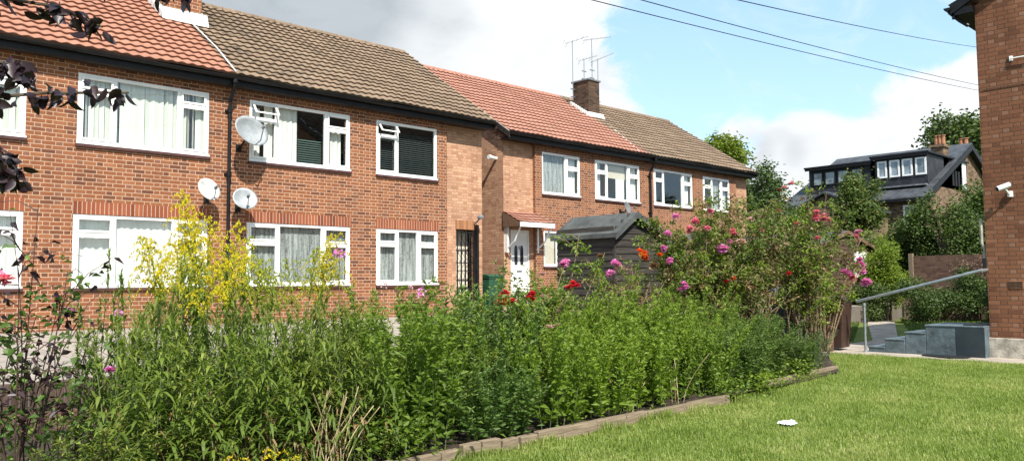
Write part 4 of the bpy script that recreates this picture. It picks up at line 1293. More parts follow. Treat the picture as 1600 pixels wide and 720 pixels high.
# ------------------------------------------------------------------ foliage tools
class Fol:
    def __init__(s): s.V = []; s.F = []; s.T = []; s.R = []; s.k = 0
    def kites(s, P, D, Nn, L, Wd, rnd=None, droop=0.):
        """folded leaf: base, left, tip, right (two triangles)"""
        n = len(P)
        if n == 0: return
        P = np.asarray(P, float); D = np.asarray(D, float); Nn = np.asarray(Nn, float)
        D = D / np.linalg.norm(D, axis=1, keepdims=True)
        Sd = np.cross(D, Nn); Sd /= np.linalg.norm(Sd, axis=1, keepdims=True) + 1e-9
        Nn = np.cross(Sd, D)
        L = np.broadcast_to(L, n)[:, None]; Wd = np.broadcast_to(Wd, n)[:, None]
        a = P; l = P + D * L * .45 + Sd * Wd * .5 + Nn * Wd * .18; r = P + D * L * .45 - Sd * Wd * .5 + Nn * Wd * .18
        tp_ = P + D * L - Nn * L * .12 + np.array([0, 0, -1]) * L * droop
        s.V.append(np.stack([a, l, tp_, r], 1).reshape(-1, 3))
        k = s.k + np.arange(n) * 4
        s.F.append(np.stack([k, k + 2, k + 1, k, k + 3, k + 2], 1).ravel()); s.T.append(np.tile([3, 3], n))
        rr_ = rng.uniform(0, 1, n) if rnd is None else np.clip(rnd, 0, 1)
        s.R.append(np.repeat(rr_, 4)); s.k += 4 * n
    def ovals(s, P, D, Nn, L, Wd, rnd=None, curl=.25):
        n = len(P)
        D = D / np.linalg.norm(D, axis=1, keepdims=True)
        Sd = np.cross(D, Nn); Sd /= np.linalg.norm(Sd, axis=1, keepdims=True) + 1e-9
        Nn = np.cross(Sd, D)
        L = np.broadcast_to(L, n)[:, None]; Wd = np.broadcast_to(Wd, n)[:, None]
        us = [0, .16, .38, .62, .84, 1.]; ws = [0, .36, .5, .44, .22, 0]
        rows = [P]
        for u, w_ in zip(us[1:5], ws[1:5]):
            c = P + D * L * u - Nn * L * curl * u * u
            rows += [c + Sd * Wd * w_ + Nn * Wd * .16, c, c - Sd * Wd * w_ + Nn * Wd * .16]
        rows.append(P + D * L - Nn * L * curl)
        s.V.append(np.stack(rows, 1).reshape(-1, 3))
        k = s.k + np.arange(n) * 14
        fl, tt = [], []
        def add(*ix): fl.extend([k + i for i in ix]); tt.append(len(ix))
        add(0, 2, 1); add(0, 3, 2)
        for q in range(3):
            a = 1 + q * 3
            add(a, a + 1, a + 4, a + 3); add(a + 1, a + 2, a + 5, a + 4)
        add(10, 11, 13); add(11, 12, 13)
        s.F.append(np.stack(fl, 1).ravel()); s.T.append(np.tile(tt, n))
        s.R.append(np.repeat(rng.uniform(0, 1, n) if rnd is None else rnd, 14)); s.k += 14 * n
    def blades(s, P, D, L, Wd, droop, rnd=None):
        """curved lance leaf made of three segments"""
        n = len(P)
        if n == 0: return
        P = np.asarray(P, float); D = np.asarray(D, float); D = D / np.linalg.norm(D, axis=1, keepdims=True)
        Z = np.array([0, 0, 1.])
        Sd = np.cross(D, Z); Sd /= np.linalg.norm(Sd, axis=1, keepdims=True) + 1e-9
        L = np.broadcast_to(L, n)[:, None]; Wd = np.broadcast_to(Wd, n)[:, None]; dr = np.broadcast_to(droop, n)[:, None]
        def at(u): return P + D * L * u - Z * L * dr * u * u
        m1, m2 = at(.33), at(.68); tip = at(1.)
        pts = [P, m1 + Sd * Wd * .5, m1 - Sd * Wd * .5, m2 + Sd * Wd * .42, m2 - Sd * Wd * .42, tip]
        s.V.append(np.stack(pts, 1).reshape(-1, 3))
        k = s.k + np.arange(n) * 6
        s.F.append(np.stack([k, k + 2, k + 1, k + 1, k + 2, k + 4, k + 3, k + 3, k + 4, k + 5], 1).ravel()); s.T.append(np.tile([3, 4, 3], n))
        rr_ = rng.uniform(0, 1, n) if rnd is None else np.clip(rnd, 0, 1)
        s.R.append(np.repeat(rr_, 6)); s.k += 6 * n
    def build(s, name, mat, parent=None, world=True):
        return np_mesh(name, np.concatenate(s.V), np.concatenate(s.F), np.concatenate(s.T), mat, np.concatenate(s.R), parent=parent, world=world)

def rdir(n, zlo=-.3, zhi=.8):
    th = rng.uniform(0, 2 * np.pi, n); z = rng.uniform(zlo, zhi, n); q = np.sqrt(np.clip(1 - z * z, 0, 1))
    return np.stack([np.cos(th) * q, np.sin(th) * q, z], 1)

def stem_path(x, y, h, lean, th, n=7, curve=1.6):
    return [Vector((x + math.cos(th) * lean * (k / n) ** curve, y + math.sin(th) * lean * (k / n) ** curve, h * k / n)) for k in range(n + 1)]
def path_at(path, u):
    f = u * (len(path) - 1); i = min(int(f), len(path) - 2)
    return path[i].lerp(path[i + 1], f - i)

def proto(name, label, cat, group):
    o = empty(name, (0, 0, 0), label, cat, group)
    return o

# --- bushy leafy perennial stems (many small lance leaves)
leaf_mid = foliage('bright_leaf', (.060, .120, .014), (.160, .240, .026), (.30, .35, .055), .42)
leaf_yel = foliage('yellow_green_leaf', (.09, .155, .014), (.185, .275, .025), (.30, .36, .05), .42)
leaf_dark = foliage('deep_green_leaf', (.038, .085, .018), (.085, .155, .028), (.17, .235, .05), .34)
leaf_long = foliage('long_dull_leaf', (.050, .100, .015), (.140, .205, .026), (.32, .35, .075), .42)
leaf_blue = foliage('blue_green_needle', (.035, .065, .035), (.055, .10, .05), (.10, .15, .07), .2)
leaf_rose = foliage('rose_leaf', (.055, .105, .018), (.125, .19, .03), (.25, .29, .07), .38)
leaf_olive = foliage('olive_leaf', (.07, .07, .018), (.14, .14, .035), (.26, .24, .08), .3)
leaf_dry = foliage('dry_brown_leaf', (.10, .055, .025), (.20, .12, .05), (.33, .24, .12), .25)
leaf_purple = foliage('purple_plum_leaf', (.010, .004, .007), (.020, .009, .012), (.042, .016, .019), .10, .42, .4)
leaf_lime = foliage('lime_leaf', (.12, .20, .03), (.22, .30, .05), (.36, .40, .09), .35)
plume_m = foliage('yellow_plume', (.30, .28, .02), (.60, .48, .02), (.75, .62, .04), .3, .7, .1)
plume_g = foliage('green_yellow_plume', (.15, .21, .03), (.28, .32, .04), (.48, .44, .05), .3, .7, .1)

def aster_proto(seed, mat, label, group, wide=.36):
    random.seed(seed)
    root = proto('leafy_perennial', label, 'plant', group)
    fo = Fol(); st_ = B()
    for i in range(22):
        a = random.uniform(0, 6.28); r0 = wide * math.sqrt(random.random())
        h = random.uniform(.60, 1.0) * (1 - .26 * (r0 / wide) ** 1.5)
        path = stem_path(math.cos(a) * r0, math.sin(a) * r0, h, random.uniform(.05, .34) + .12 * r0 / wide, a + random.uniform(-.9, .9), 7, random.uniform(1.1, 2.2))
        st_.tube(path, [.005 - .0035 * k / 7 for k in range(8)], 4, False)
        n = 85
        us = np.sort(rng.uniform(.05, 1., n)) ** .9
        P = np.array([path_at(path, u) for u in us])
        th = np.arange(n) * 2.4 + rng.uniform(0, .6, n)
        el = rng.uniform(.15, .9, n)
        D = np.stack([np.cos(th) * np.cos(el), np.sin(th) * np.cos(el), np.sin(el)], 1)
        L = (.108 - .056 * us) * rng.uniform(.65, 1.3, n)
        fo.kites(P, D, rdir(n, .3, 1.), L, L * .30, .25 + .5 * us * rng.uniform(.5, 1.4, n), .15)
        # short side shoots near the top
        for q in range(10):
            u = random.uniform(.35, .98); p = path_at(path, u); t2 = random.uniform(0, 6.28); l2 = random.uniform(.06, .19)
            e = p + Vector((math.cos(t2) * l2 * .7, math.sin(t2) * l2 * .7, l2 * .8))
            m_ = 13
            uu = rng.uniform(0, 1, m_)
            PP = np.array([p.lerp(e, float(w_)) for w_ in uu])
            DD = rdir(m_, .0, .9)
            fo.kites(PP, DD, rdir(m_, .3, 1.), rng.uniform(.026, .05, m_), .013, .35 + .5 * rng.uniform(0, 1, m_))
    # low leaves hiding the ground
    n = 260
    P = np.stack([rng.normal(0, wide * .6, n), rng.normal(0, wide * .6, n), rng.uniform(.02, .3, n)], 1)
    fo.kites(P, rdir(n, -.2, .6), rdir(n, .3, 1.), rng.uniform(.05, .09, n), .02, rng.uniform(0, .45, n))
    fo.build('foliage', mat, root, False)
    st_.build('stems', stem_g, root, local=True)
    return root

used = set()
def place(p, x, y, z, rz, sc, label=None, group=None):
    if p.name not in used:
        used.add(p.name); o = p
    else:
        o = copy_tree(p)
    o.location = (x, y, z); o.rotation_euler = (0, 0, rz)
    o.scale = sc if isinstance(sc, tuple) else (sc, sc, sc)
    if label: o['label'] = label
    if group: o['group'] = group
    return o

GB = 'bushy leafy stems filling the bed behind the timber edge'
asters = [aster_proto(11 + i, leaf_mid, 'bushy mid green leafy stems in the dense band behind the timber edge', GB) for i in range(3)]
yasters = [aster_proto(31 + i, leaf_yel, 'yellow green leafy stems, brightest patch in the middle of the bed', 'yellow green leafy stems in the middle of the bed') for i in range(2)]
dasters = [aster_proto(41 + i, leaf_dark, 'deep green leafy stems towards the far right end of the bed', 'deep green leafy stems at the far end of the bed') for i in range(2)]

masters = [aster_proto(51 + i, leaf_dark, 'darker green stems scattered among the bushy bright ones', 'darker green stems scattered in the bed') for i in range(2)]
random.seed(5)
def hgt(x, y):
    a = x / y
    if a < .66: return 1.0
    if x < 6: return 1.34
    if x < 8: return 1.38
    if x < 10: return 1.28
    return 1.04
for row, yy in enumerate((5.45, 6.05, 6.7, 7.4)):
    x = 2.6 + row * .2
    while x < 12.0:
        y = yy + random.uniform(-.16, .16) + max(0., x - 8.6) * .13
        ratio = x / y
        if ratio > (.63 if row < 2 else .50):
            px_ = 800 + FPX * math.tan(YAW - math.atan2(y, x))
            h = hgt(x, y) * (1 + .13 * math.sin(px_ * .031 + row * 2.1) + .07 * math.sin(px_ * .083 + row)) * random.uniform(.80, 1.08) - (random.uniform(.08, .38) if row == 0 else 0)
            if ratio > 2.0: h *= .88
            if 840 < px_ < 1010 and row < 3: fam = yasters
            elif px_ > 1130 or (random.random() < .30): fam = dasters
            else: fam = asters
            if fam is dasters and px_ <= 1130: fam = masters
            s_ = random.uniform(.85, 1.15) * (.85 if x > 9 else 1.)
            if not (px_ > 1278) and not (775 < px_ < 868 and row > 0) and random.random() > .06:
                place(random.choice(fam), x, y, .05, random.uniform(0, 6.28), (s_, s_, h))
        x += random.uniform(.50, .78)

# --- tall leafy goldenrod stems
def goldenrod_proto(seed, flower, label, group, nst=5, plume=plume_m):
    random.seed(seed)
    root = proto('goldenrod', label, 'plant', group)
    fo = Fol(); st_ = B(); fl_ = Fol(); dry = Fol()
    for i in range(nst):
        a = random.uniform(0, 6.28); r0 = (.16 if flower else .28) * math.sqrt(random.random())
        h = random.uniform(.82, 1.0) if flower else random.uniform(.6, 1.0)
        path = stem_path(math.cos(a) * r0, math.sin(a) * r0, h, random.uniform(.04, .30), random.uniform(0, 6.28))
        st_.tube(path, [.0055 - .0035 * k / 7 for k in range(8)], 5, False)
        n = 92
        us = np.sort(rng.uniform(.10, .86 if flower else .99, n))
        P = np.array([path_at(path, u) for u in us])
        th = np.arange(n) * 2.4 + rng.uniform(0, .8, n); el = rng.uniform(.2, 1.0, n)
        D = np.stack([np.cos(th) * np.cos(el), np.sin(th) * np.cos(el), np.sin(el)], 1)
        L = np.where(us < .8, .098, .066) * rng.uniform(.5, 1.25, n)
        low = us < rng.uniform(.2, .55, n)
        fo.blades(P[~low], D[~low], L[~low], L[~low] * .22, rng.uniform(.2, 1.1, n)[~low], (.2 + .6 * us + rng.normal(0, .15, n))[~low])
        dl = np.where(rng.uniform(0, 1, n) < .6)[0]; dl = dl[low[dl]]
        if len(dl): dry.blades(P[dl], D[dl], L[dl] * .9, L[dl] * .16, rng.uniform(1., 1.8, len(dl)))
        if flower:
            tip = path[-1]
            for q in range(17):
                u = .74 + .26 * q / 17; p = path_at(path, u); t2 = q * 2.4 + random.random()
                l2 = (.24 * (1 - (u - .74) / .30) + .03) * random.uniform(.6, 1.15)
                m_ = int(18 + l2 * 250)
                w_ = rng.uniform(0, 1, m_)
                cx, sx_ = math.cos(t2), math.sin(t2)
                PP = np.stack([p.x + cx * l2 * w_, p.y + sx_ * l2 * w_, p.z + l2 * (.75 * w_ - .75 * w_ * w_ * w_)], 1) + rng.normal(0, .0025, (m_, 3))
                PP[:, 2] += .008
                fl_.kites(PP, rdir(m_, 0., 1.), rdir(m_, 0, 1.), rng.uniform(.010, .018, m_), .0078, .2 + .8 * rng.uniform(0, 1, m_))
        else:
            m_ = 30
            w_ = rng.uniform(.85, 1., m_)
            PP = np.array([path_at(path, float(u)) for u in w_])
            fo.blades(PP, rdir(m_, .2, 1.), .05, .008, .1, .6 + .3 * rng.uniform(0, 1, m_))
    n = 230
    P = np.stack([rng.normal(0, .24, n), rng.normal(0, .24, n), rng.uniform(.02, .5, n)], 1)
    fo.blades(P, rdir(n, -.1, .7), rng.uniform(.06, .12, n), .021, rng.uniform(.3, 1.2, n), rng.uniform(0, .4, n))
    fo.build('foliage', leaf_long, root, False)
    st_.build('stems', stem_g, root, local=True)
    if dry.V: dry.build('withered_leaves', leaf_dry, root, False)
    if flower: fl_.build('flower_plume', plume, root, False)
    return root
GG = 'tall leafy stems at the left of the bed'
leafy = [goldenrod_proto(60 + i, False, 'tall stems with long drooping green leaves at the left of the bed', GG, 10) for i in range(3)]
gold = [goldenrod_proto(70 + i, True, 'tall goldenrod with arching yellow plumes before the near house', 'goldenrod in yellow flower', 4) for i in range(2)]
goldg = [goldenrod_proto(80 + i, True, 'goldenrod with greenish unopened plumes', 'goldenrod with greenish plumes', 4, plume_g) for i in range(2)]
random.seed(9)
def at_px(px, Y):  # ground x for a picture column at depth Y
    a = YAW - math.atan((px - 800) / FPX)
    return Y / math.tan(a)
for px, Y, h in ((290, 6.2, 1.98), (322, 6.5, 2.08), (305, 5.7, 1.80)):
    place(gold[len(used) % 2], at_px(px, Y), Y, .06, random.uniform(0, 6), (1, 1, h), 'tall goldenrod with bright yellow plumes, highest clump before the downpipe', 'highest goldenrod')
for px, Y, h in ((378, 6.4, 1.80), (352, 5.9, 1.58)):
    place(goldg[len(used) % 2], at_px(px, Y), Y, .06, random.uniform(0, 6), (1, 1, h), 'goldenrod with greenish yellow plumes just right of the downpipe', 'greenish goldenrod right of downpipe')
for px, Y, h in ((450, 6.3, 1.68), (485, 6.6, 1.78)):
    place(goldg[len(used) % 2] if px != 485 else gold[0], at_px(px, Y), Y, .06, random.uniform(0, 6), (1, 1, h), 'goldenrod with yellow green plumes before the second downstairs window', 'goldenrod before the downstairs window')
for px, Y, h in ((215, 6.4, 1.72), (232, 6.0, 1.6)):
    place(leafy[0], at_px(px, Y), Y, .06, random.uniform(0, 6), (1, 1, h), 'tallest leafy unflowered stems before the white curtained downstairs window', 'tallest unflowered stems')
for px, Y, h in ((165, 6.3, 1.25), (235, 5.2, 1.2), (275, 5.4, 1.15), (255, 6.6, 1.4), (330, 5.15, .95), (300, 6.0, 1.45),
                 (345, 6.4, 1.45), (390, 5.4, 1.2), (385, 6.0, 1.35), (425, 5.35, 1.0), (450, 5.9, 1.28), (480, 5.4, 1.15), (505, 5.9, 1.3), (530, 5.5, 1.2),
                 (560, 6.0, 1.3), (410, 6.7, 1.45), (470, 7.0, 1.35), (575, 5.4, 1.15), (540, 6.8, 1.38), (235, 6.9, 1.2), (330, 7.2, 1.45), (400, 7.4, 1.4), (200, 5.0, .65), (250, 4.98 + .2, .9)):
    place(random.choice(leafy), at_px(px, Y), Y, .06, random.uniform(0, 6), (1, 1, h))
place(gold[0], at_px(395, 4.75), 4.75, -.80, 1., (1.1, 1.1, 1.1), 'low goldenrod with yellow plumes at the bottom of the picture', 'low goldenrod')
o_low = place(gold[1], at_px(435, 4.9), 4.9, -.62, 2., (1, 1, .98), 'low goldenrod with yellow plumes at the bottom of the picture', 'low goldenrod')

# --- straw coloured dead canes
def dead_clump(x, y, h, n, label, mat=straw):
    b = B()
    for i in range(n):
        a = random.uniform(0, 6.28)
        p = stem_path(x + random.uniform(-.12, .12), y + random.uniform(-.1, .1), h * random.uniform(.6, 1.05), random.uniform(.05, .35), a, 5)
        b.tube(p, .004, 4, False)
    o = b.build('dead_stems', mat); o.location = (0, 0, .05)
    tag(o, label, 'dead plant')
dead_clump(3.05, 5.2, .62, 16, 'pale dead stalks at the lower left centre of the bed')
dead_clump(7.35, 5.25, .6, 9, 'straw coloured dead stalks behind the long timber boards')
dead_clump(2.5, 6.0, .75, 22, 'brown dead stalks among the tall leafy stems at the left', cane_dark)
dead_clump(2.15, 5.6, .7, 16, 'pale brown dead stalks in the gap below the goldenrod', cane)
dead_clump(6.6, 5.3, .5, 6, 'few thin dead stalks in front of the yellow green stems')
dead_clump(1.55, 6.3, 1.0, 10, 'brown woody stalks at the far left of the bed', cane_dark)

# --- low lime leaves bottom left and small weeds
def low_patch(name, x, y, r, h, n, L, mat, label, cat='plant', z=.06):
    f = Fol()
    P = np.stack([x + rng.normal(0, r * .5, n), y + rng.normal(0, r * .5, n), z + rng.uniform(0.01, h, n)], 1)
    f.kites(P, rdir(n, -.1, .7), rdir(n, .5, 1.), rng.uniform(.6, 1.2, n) * L, L * .55)
    o = f.build('ground_cover', mat); tag(o, label, 'ground cover', kind='stuff')
low_patch('low_plant', 1.42, 6.1, .42, .45, 420, .06, leaf_lime, 'low pale lime leafed plant in the bottom left corner')
low_patch('low_plant', 9.0, 5.25, .42, .22, 900, .05, leaf_yel, 'low yellow green weed spilling over the gap in the timber edge')
low_patch('low_plant', 10.5, 5.5, .35, .25, 500, .05, leaf_mid, 'small green weed behind the far timber board')
low_patch('low_plant', 3.6, 5.2, .35, .3, 500, .06, leaf_mid, 'low green leaves at the bottom edge near the timber blocks')
low_patch('low_plant', 8.2, 5.15, .3, .2, 420, .045, leaf_mid, 'low weed tuft at the end of the long timber boards')
# needle shrub at the end of the bed
f = Fol(); b = B()
for i in range(80):
    a = random.uniform(0, 6.28); r0 = .28 * math.sqrt(random.random())
    p = stem_path(11.75 + math.cos(a) * r0, 5.95 + math.sin(a) * r0, random.uniform(.35, .66), random.uniform(.08, .3), a, 5)
    b.tube(p, .004, 4, False)
    n = 55; us = rng.uniform(.1, 1, n); P = np.array([path_at(p, u) for u in us])
    f.kites(P, rdir(n, .2, 1.), rdir(n, 0, 1), rng.uniform(.035, .06, n), .006)
ns = empty('needle_shrub', (11.75, 5.95, .05), 'dark needle leafed shrub at the far corner of the bed beside the lawn', 'shrub')
f.build('foliage', leaf_blue, ns); b.build('stems', stem_g, ns)

# ------------------------------------------------------------------ roses
def petal_flower(c, r, n_out=9, rnd_base=.5):
    f = Fol()
    c = np.array(c)
    for ring, (nn, rr_, el) in enumerate(((n_out, 1., .25), (n_out - 1, .8, .7), (6, .5, 1.15))):
        th = np.arange(nn) * 2 * np.pi / nn + ring * .4 + rng.uniform(-.2, .2, nn)
        D = np.stack([np.cos(th) * math.cos(el), np.sin(th) * math.cos(el), np.full(nn, math.sin(el))], 1)
        Nn = np.stack([-np.cos(th) * math.sin(el), -np.sin(th) * math.sin(el), np.full(nn, math.cos(el))], 1)
        f.kites(np.repeat(c[None], nn, 0), D, Nn, r * rr_, r * .95, rng.uniform(0, 1, nn))
    n = 16
    f.kites(np.repeat(c[None], n, 0), rdir(n, -.5, 1), rdir(n, -1, 1), r * .8, r * .8)
    return f
def flower_mat(name, a, b_, c_): return foliage(name, a, b_, c_, .25, .6, .2)
pink = flower_mat('pink_petal', (.66, .12, .26), (.80, .24, .38), (.86, .46, .54))
magenta = flower_mat('magenta_petal', (.62, .12, .46), (.78, .26, .62), (.85, .52, .76))
red = flower_mat('red_petal', (.45, .012, .03), (.60, .03, .06), (.72, .08, .10))
orange = flower_mat('orange_red_petal', (.60, .07, .02), (.75, .13, .03), (.80, .22, .06))
palepk = flower_mat('pale_pink_petal', (.55, .30, .35), (.70, .45, .48), (.8, .62, .60))
brownhead = flower_mat('faded_flower', (.16, .07, .04), (.26, .13, .07), (.34, .2, .12))

def rose_bush(x, y, z0, canes, label, flowers, leafmats, lf_density=1., canem=cane, name='rose_bush', cr=.013):
    e = empty(name, (x, y, z0), label, 'rose bush')
    b = B(); fs = [Fol() for _ in leafmats]
    for (bx, by, tx, ty, tz, sag) in canes:
        n = 9
        p0 = Vector((bx, by, z0)); p1 = Vector((tx, ty, tz))
        mid_ = p0.lerp(p1, .5) + Vector((random.uniform(-.15, .15), random.uniform(-.1, .1), sag))
        path = [(1 - u) ** 2 * p0 + 2 * u * (1 - u) * mid_ + u * u * p1 for u in [k / n for k in range(n + 1)]]
        b.tube(path, [cr * (1 - .7 * k / n) for k in range(n + 1)], 5, False)
        L_ = (p1 - p0).length
        for q in range(int(L_ * 5)):
            u = random.uniform(.3, 1.); p = path_at(path, u)
            d = Vector((random.uniform(-1, 1), random.uniform(-1, 1), random.uniform(-.2, .8))).normalized()
            l2 = random.uniform(.12, .38)
            e2 = p + d * l2 + Vector((0, 0, -.1 * l2))
            b.tube([p, p.lerp(e2, .5) + Vector((0, 0, .04)), e2], [.0045, .003, .002], 3, False)
            m_ = int(random.randint(7, 16) * lf_density)
            if m_ < 1: continue
            w_ = rng.uniform(.25, 1.05, m_)
            PP = np.array([p.lerp(e2, float(v)) for v in w_]) + rng.normal(0, .035, (m_, 3))
            k = random.choices(range(len(fs)), weights=[len(fs) - i for i in range(len(fs))])[0]
            fs[k].kites(PP, rdir(m_, -.6, .6), rdir(m_, .2, 1), rng.uniform(.04, .075, m_), rng.uniform(.026, .044, m_), None, .2)
    b.build('canes', canem, e)
    for f_, mt_ in zip(fs, leafmats):
        if f_.V: f_.build('leaves', mt_, e)
    for (fx, fy, fz, r_, mt_) in flowers:
        r_ *= 1.6
        cn_ = 1 if r_ < .085 else 4
        acc = petal_flower((fx, fy, fz), r_ if cn_ == 1 else r_ * .62)
        for k in range(cn_ - 1):
            g_ = petal_flower((fx + random.uniform(-.05, .05), fy + random.uniform(-.05, .05), fz + random.uniform(-.07, .07)), r_ * .6)
            for V_, F_, T_, R_ in zip(g_.V, g_.F, g_.T, g_.R):
                acc.V.append(V_); acc.F.append(F_ + acc.k); acc.T.append(T_); acc.R.append(R_)
            acc.k += g_.k
        acc.build('flower', mt_, e)
    return e

def P3(px, py, Y):
    d = pixdir(px, py); q = Y / d.y
    return (d.x * q, Y, EYE + d.z * q)
random.seed(21)
# big climbing tangle at the right end of the bed
def tangle(xc, y0, width, ztop, n, zlow=1.0):
    cs_ = []
    for i in range(n):
        bx = xc + random.uniform(-.55, .45); by = y0 + random.uniform(-.1, .45)
        tx = xc + random.uniform(-width, width); ty = y0 + random.uniform(-.6, .6)
        tz = zlow + (ztop - zlow) * random.random() ** .6
        tz -= .25 * abs(tx - xc) / width
        cs_.append((bx, by, tx, ty, tz, random.uniform(.2, .8)))
    return cs_
brown_leaf = leaf_dry
rose_bush(11.6, 7.6, .05, tangle(11.5, 7.5, 1.15, 2.85, 60), 'left part of the climbing roses, with pink blooms behind the leafy stems',
    [(*P3(x, y, 7.2), r, m_) for x, y, r, m_ in ((1128, 392, .12, magenta), (1088, 347, .07, pink), (1078, 358, .06, pink), (1105, 357, .05, pink), (1056, 338, .05, magenta),
     (1144, 366, .07, pink), (1155, 377, .06, palepk), (1140, 380, .06, magenta), (1043, 365, .05, magenta), (1037, 391, .06, magenta), (1045, 410, .06, magenta), (1070, 449, .07, magenta), (1160, 378, .05, pink), (1110, 330, .05, pink), (1135, 440, .04, red))],
    [leaf_rose, leaf_yel, leaf_olive, leaf_mid, leaf_dry], 1.9)
rose_bush(13.0, 7.4, .05, tangle(12.9, 7.4, 1.25, 3.0, 64), 'tangled brownish middle part of the climbing roses',
    [(*P3(x, y, 7.1), r, m_) for x, y, r, m_ in ((1232, 427, .045, red), (1228, 382, .04, palepk), (1176, 450, .05, brownhead), (1210, 402, .04, brownhead), (1146, 435, .04, orange), (1172, 343, .05, palepk), (1215, 330, .05, pink), (1190, 360, .04, pink), (1245, 350, .05, pink))],
    [leaf_rose, leaf_olive, leaf_mid, leaf_dry], 1.3)
rose_bush(14.4, 7.2, .05, tangle(14.5, 7.1, 1.15, 2.9, 58, 1.25) + [(14.5, 7.0, 14.75, 6.9, 3.1, .3), (14.5, 7.0, 14.0, 6.9, 3.15, .2), (14.6, 6.9, 15.9, 6.7, 2.3, .7), (14.6, 6.9, 15.8, 6.6, 1.7, .8)],
    'right part of the climbing roses, hanging over the bins, with pink and magenta clusters',
    [(*P3(x, y, 6.8), r, m_) for x, y, r, m_ in ((1275, 337, .09, pink), (1288, 341, .07, pink), (1322, 425, .11, magenta), (1345, 425, .14, magenta), (1354, 439, .11, magenta), (1343, 411, .10, magenta),
     (1342, 362, .09, magenta), (1338, 372, .06, pink), (1295, 343, .05, pink), (1237, 287, .04, pink), (1298, 401, .03, palepk), (1218, 297, .04, brownhead), (1226, 293, .035, pink), (1278, 372, .05, pink), (1330, 434, .08, pink))],
    [leaf_rose, leaf_yel, leaf_olive, leaf_mid, leaf_dry], 1.6)
# red rose bush before the white door
rose_bush(6.55, 6.75, .05, [(6.55 + random.uniform(-.2, .2), 6.75, 6.5 + random.uniform(-.75, .6), 6.6 + random.uniform(-.4, .4), random.uniform(.55, 1.38), .25) for _ in range(48)]
    + [(6.9, 6.9, *P3(905, 365, 7.1), .1), (6.9, 6.9, *P3(880, 420, 7.0), .1), (7.0, 6.9, *P3(945, 395, 7.2), .1)],
    'rose bush with deep red blooms before the white door',
    [(*P3(x, y, 6.3), r, m_) for x, y, r, m_ in ((789, 468, .07, red), (783, 474, .05, red), (830, 467, .06, red), (893, 447, .055, red), (858, 512, .04, palepk), (848, 428, .03, palepk), (881, 415, .07, magenta), (872, 509, .045, palepk), (800, 472, .05, red))],
    [leaf_rose, leaf_yel, leaf_olive], 1.8)
rose_bush(9.7, 7.9, .05, [(9.7 + random.uniform(-.2, .2), 7.9, 9.9 + random.uniform(-.9, .9), 7.8 + random.uniform(-.3, .3), random.uniform(1.1, 1.75), .2) for _ in range(30)],
    'brown seeding plant with magenta heads before the black shed',
    [(*P3(x, y, 7.5), r, m_) for x, y, r, m_ in ((961, 409, .065, magenta), (952, 430, .065, magenta), (966, 417, .05, palepk), (1003, 398, .075, orange), (1009, 401, .06, orange), (1022, 415, .05, brownhead), (938, 400, .04, brownhead), (1031, 398, .04, orange))],
    [leaf_dry, leaf_long], .8)
# dark rose at the left edge
rose_bush(1.15, 5.6, .05, [(1.15 + random.uniform(-.1, .1), 5.6, 1.1 + random.uniform(-.35, .5), 5.5 + random.uniform(-.25, .25), random.uniform(.9, 1.5), .15) for _ in range(14)]
    + [(1.1, 5.5, *P3(60, 320, 5.3), .15), (1.1, 5.5, *P3(30, 380, 5.2), .15), (1.1, 5.5, *P3(15, 330, 5.4), .15)],
    'dark stemmed rose at the left edge with one bright pink bloom',
    [(*P3(4, 438, 5.2), .05, pink), (*P3(110, 490, 5.6), .035, leaf_purple), (*P3(172, 578, 5.8), .03, magenta), (*P3(108, 487, 5.6), .03, magenta)],
    [leaf_dark, leaf_purple], .55, cane_dark, cr=.006)

# magenta phlox heads above the leafy stems
def phlox(px, py, Y, r, mt_, label):
    x, y, z = P3(px, py, Y)
    e = empty('phlox', (x, y, .05), label, 'flower')
    B().tube([(x + .03, y + .02, .05), (x + .01, y, z * .5), (x, y, z)], [.005, .004, .003], 5, False).build('stem', stem_g, e)
    f = Fol(); n = 46
    D = rdir(n, -.5, 1.)
    P = np.array([x, y, z]) + D * r * np.array([.8, .8, 1.1])
    f.kites(P, D + rdir(n, -1, 1) * .8, D, r * .55, r * .5)
    f.build('flower_head', mt_, e)
    f = Fol(); n = 14
    us = rng.uniform(.55, .93, n); P = np.stack([np.full(n, x), np.full(n, y), us * z], 1)
    f.blades(P, rdir(n, .0, .7), .08, .016, .4); f.build('leaves', leaf_long, e)
phlox(530, 398, 5.8, .045, magenta, 'magenta phlox head before the second downstairs window')
phlox(660, 459, 6.0, .045, magenta, 'magenta phlox head under the third downstairs window')
phlox(600, 447, 6.2, .030, palepk, 'small pale pink phlox head between the two right downstairs windows')
phlox(641, 450, 6.2, .022, palepk, 'tiny pale phlox head left of the bright one under the third window')
phlox(185, 490, 6.2, .025, magenta, 'small purple phlox head at the left over the paving')

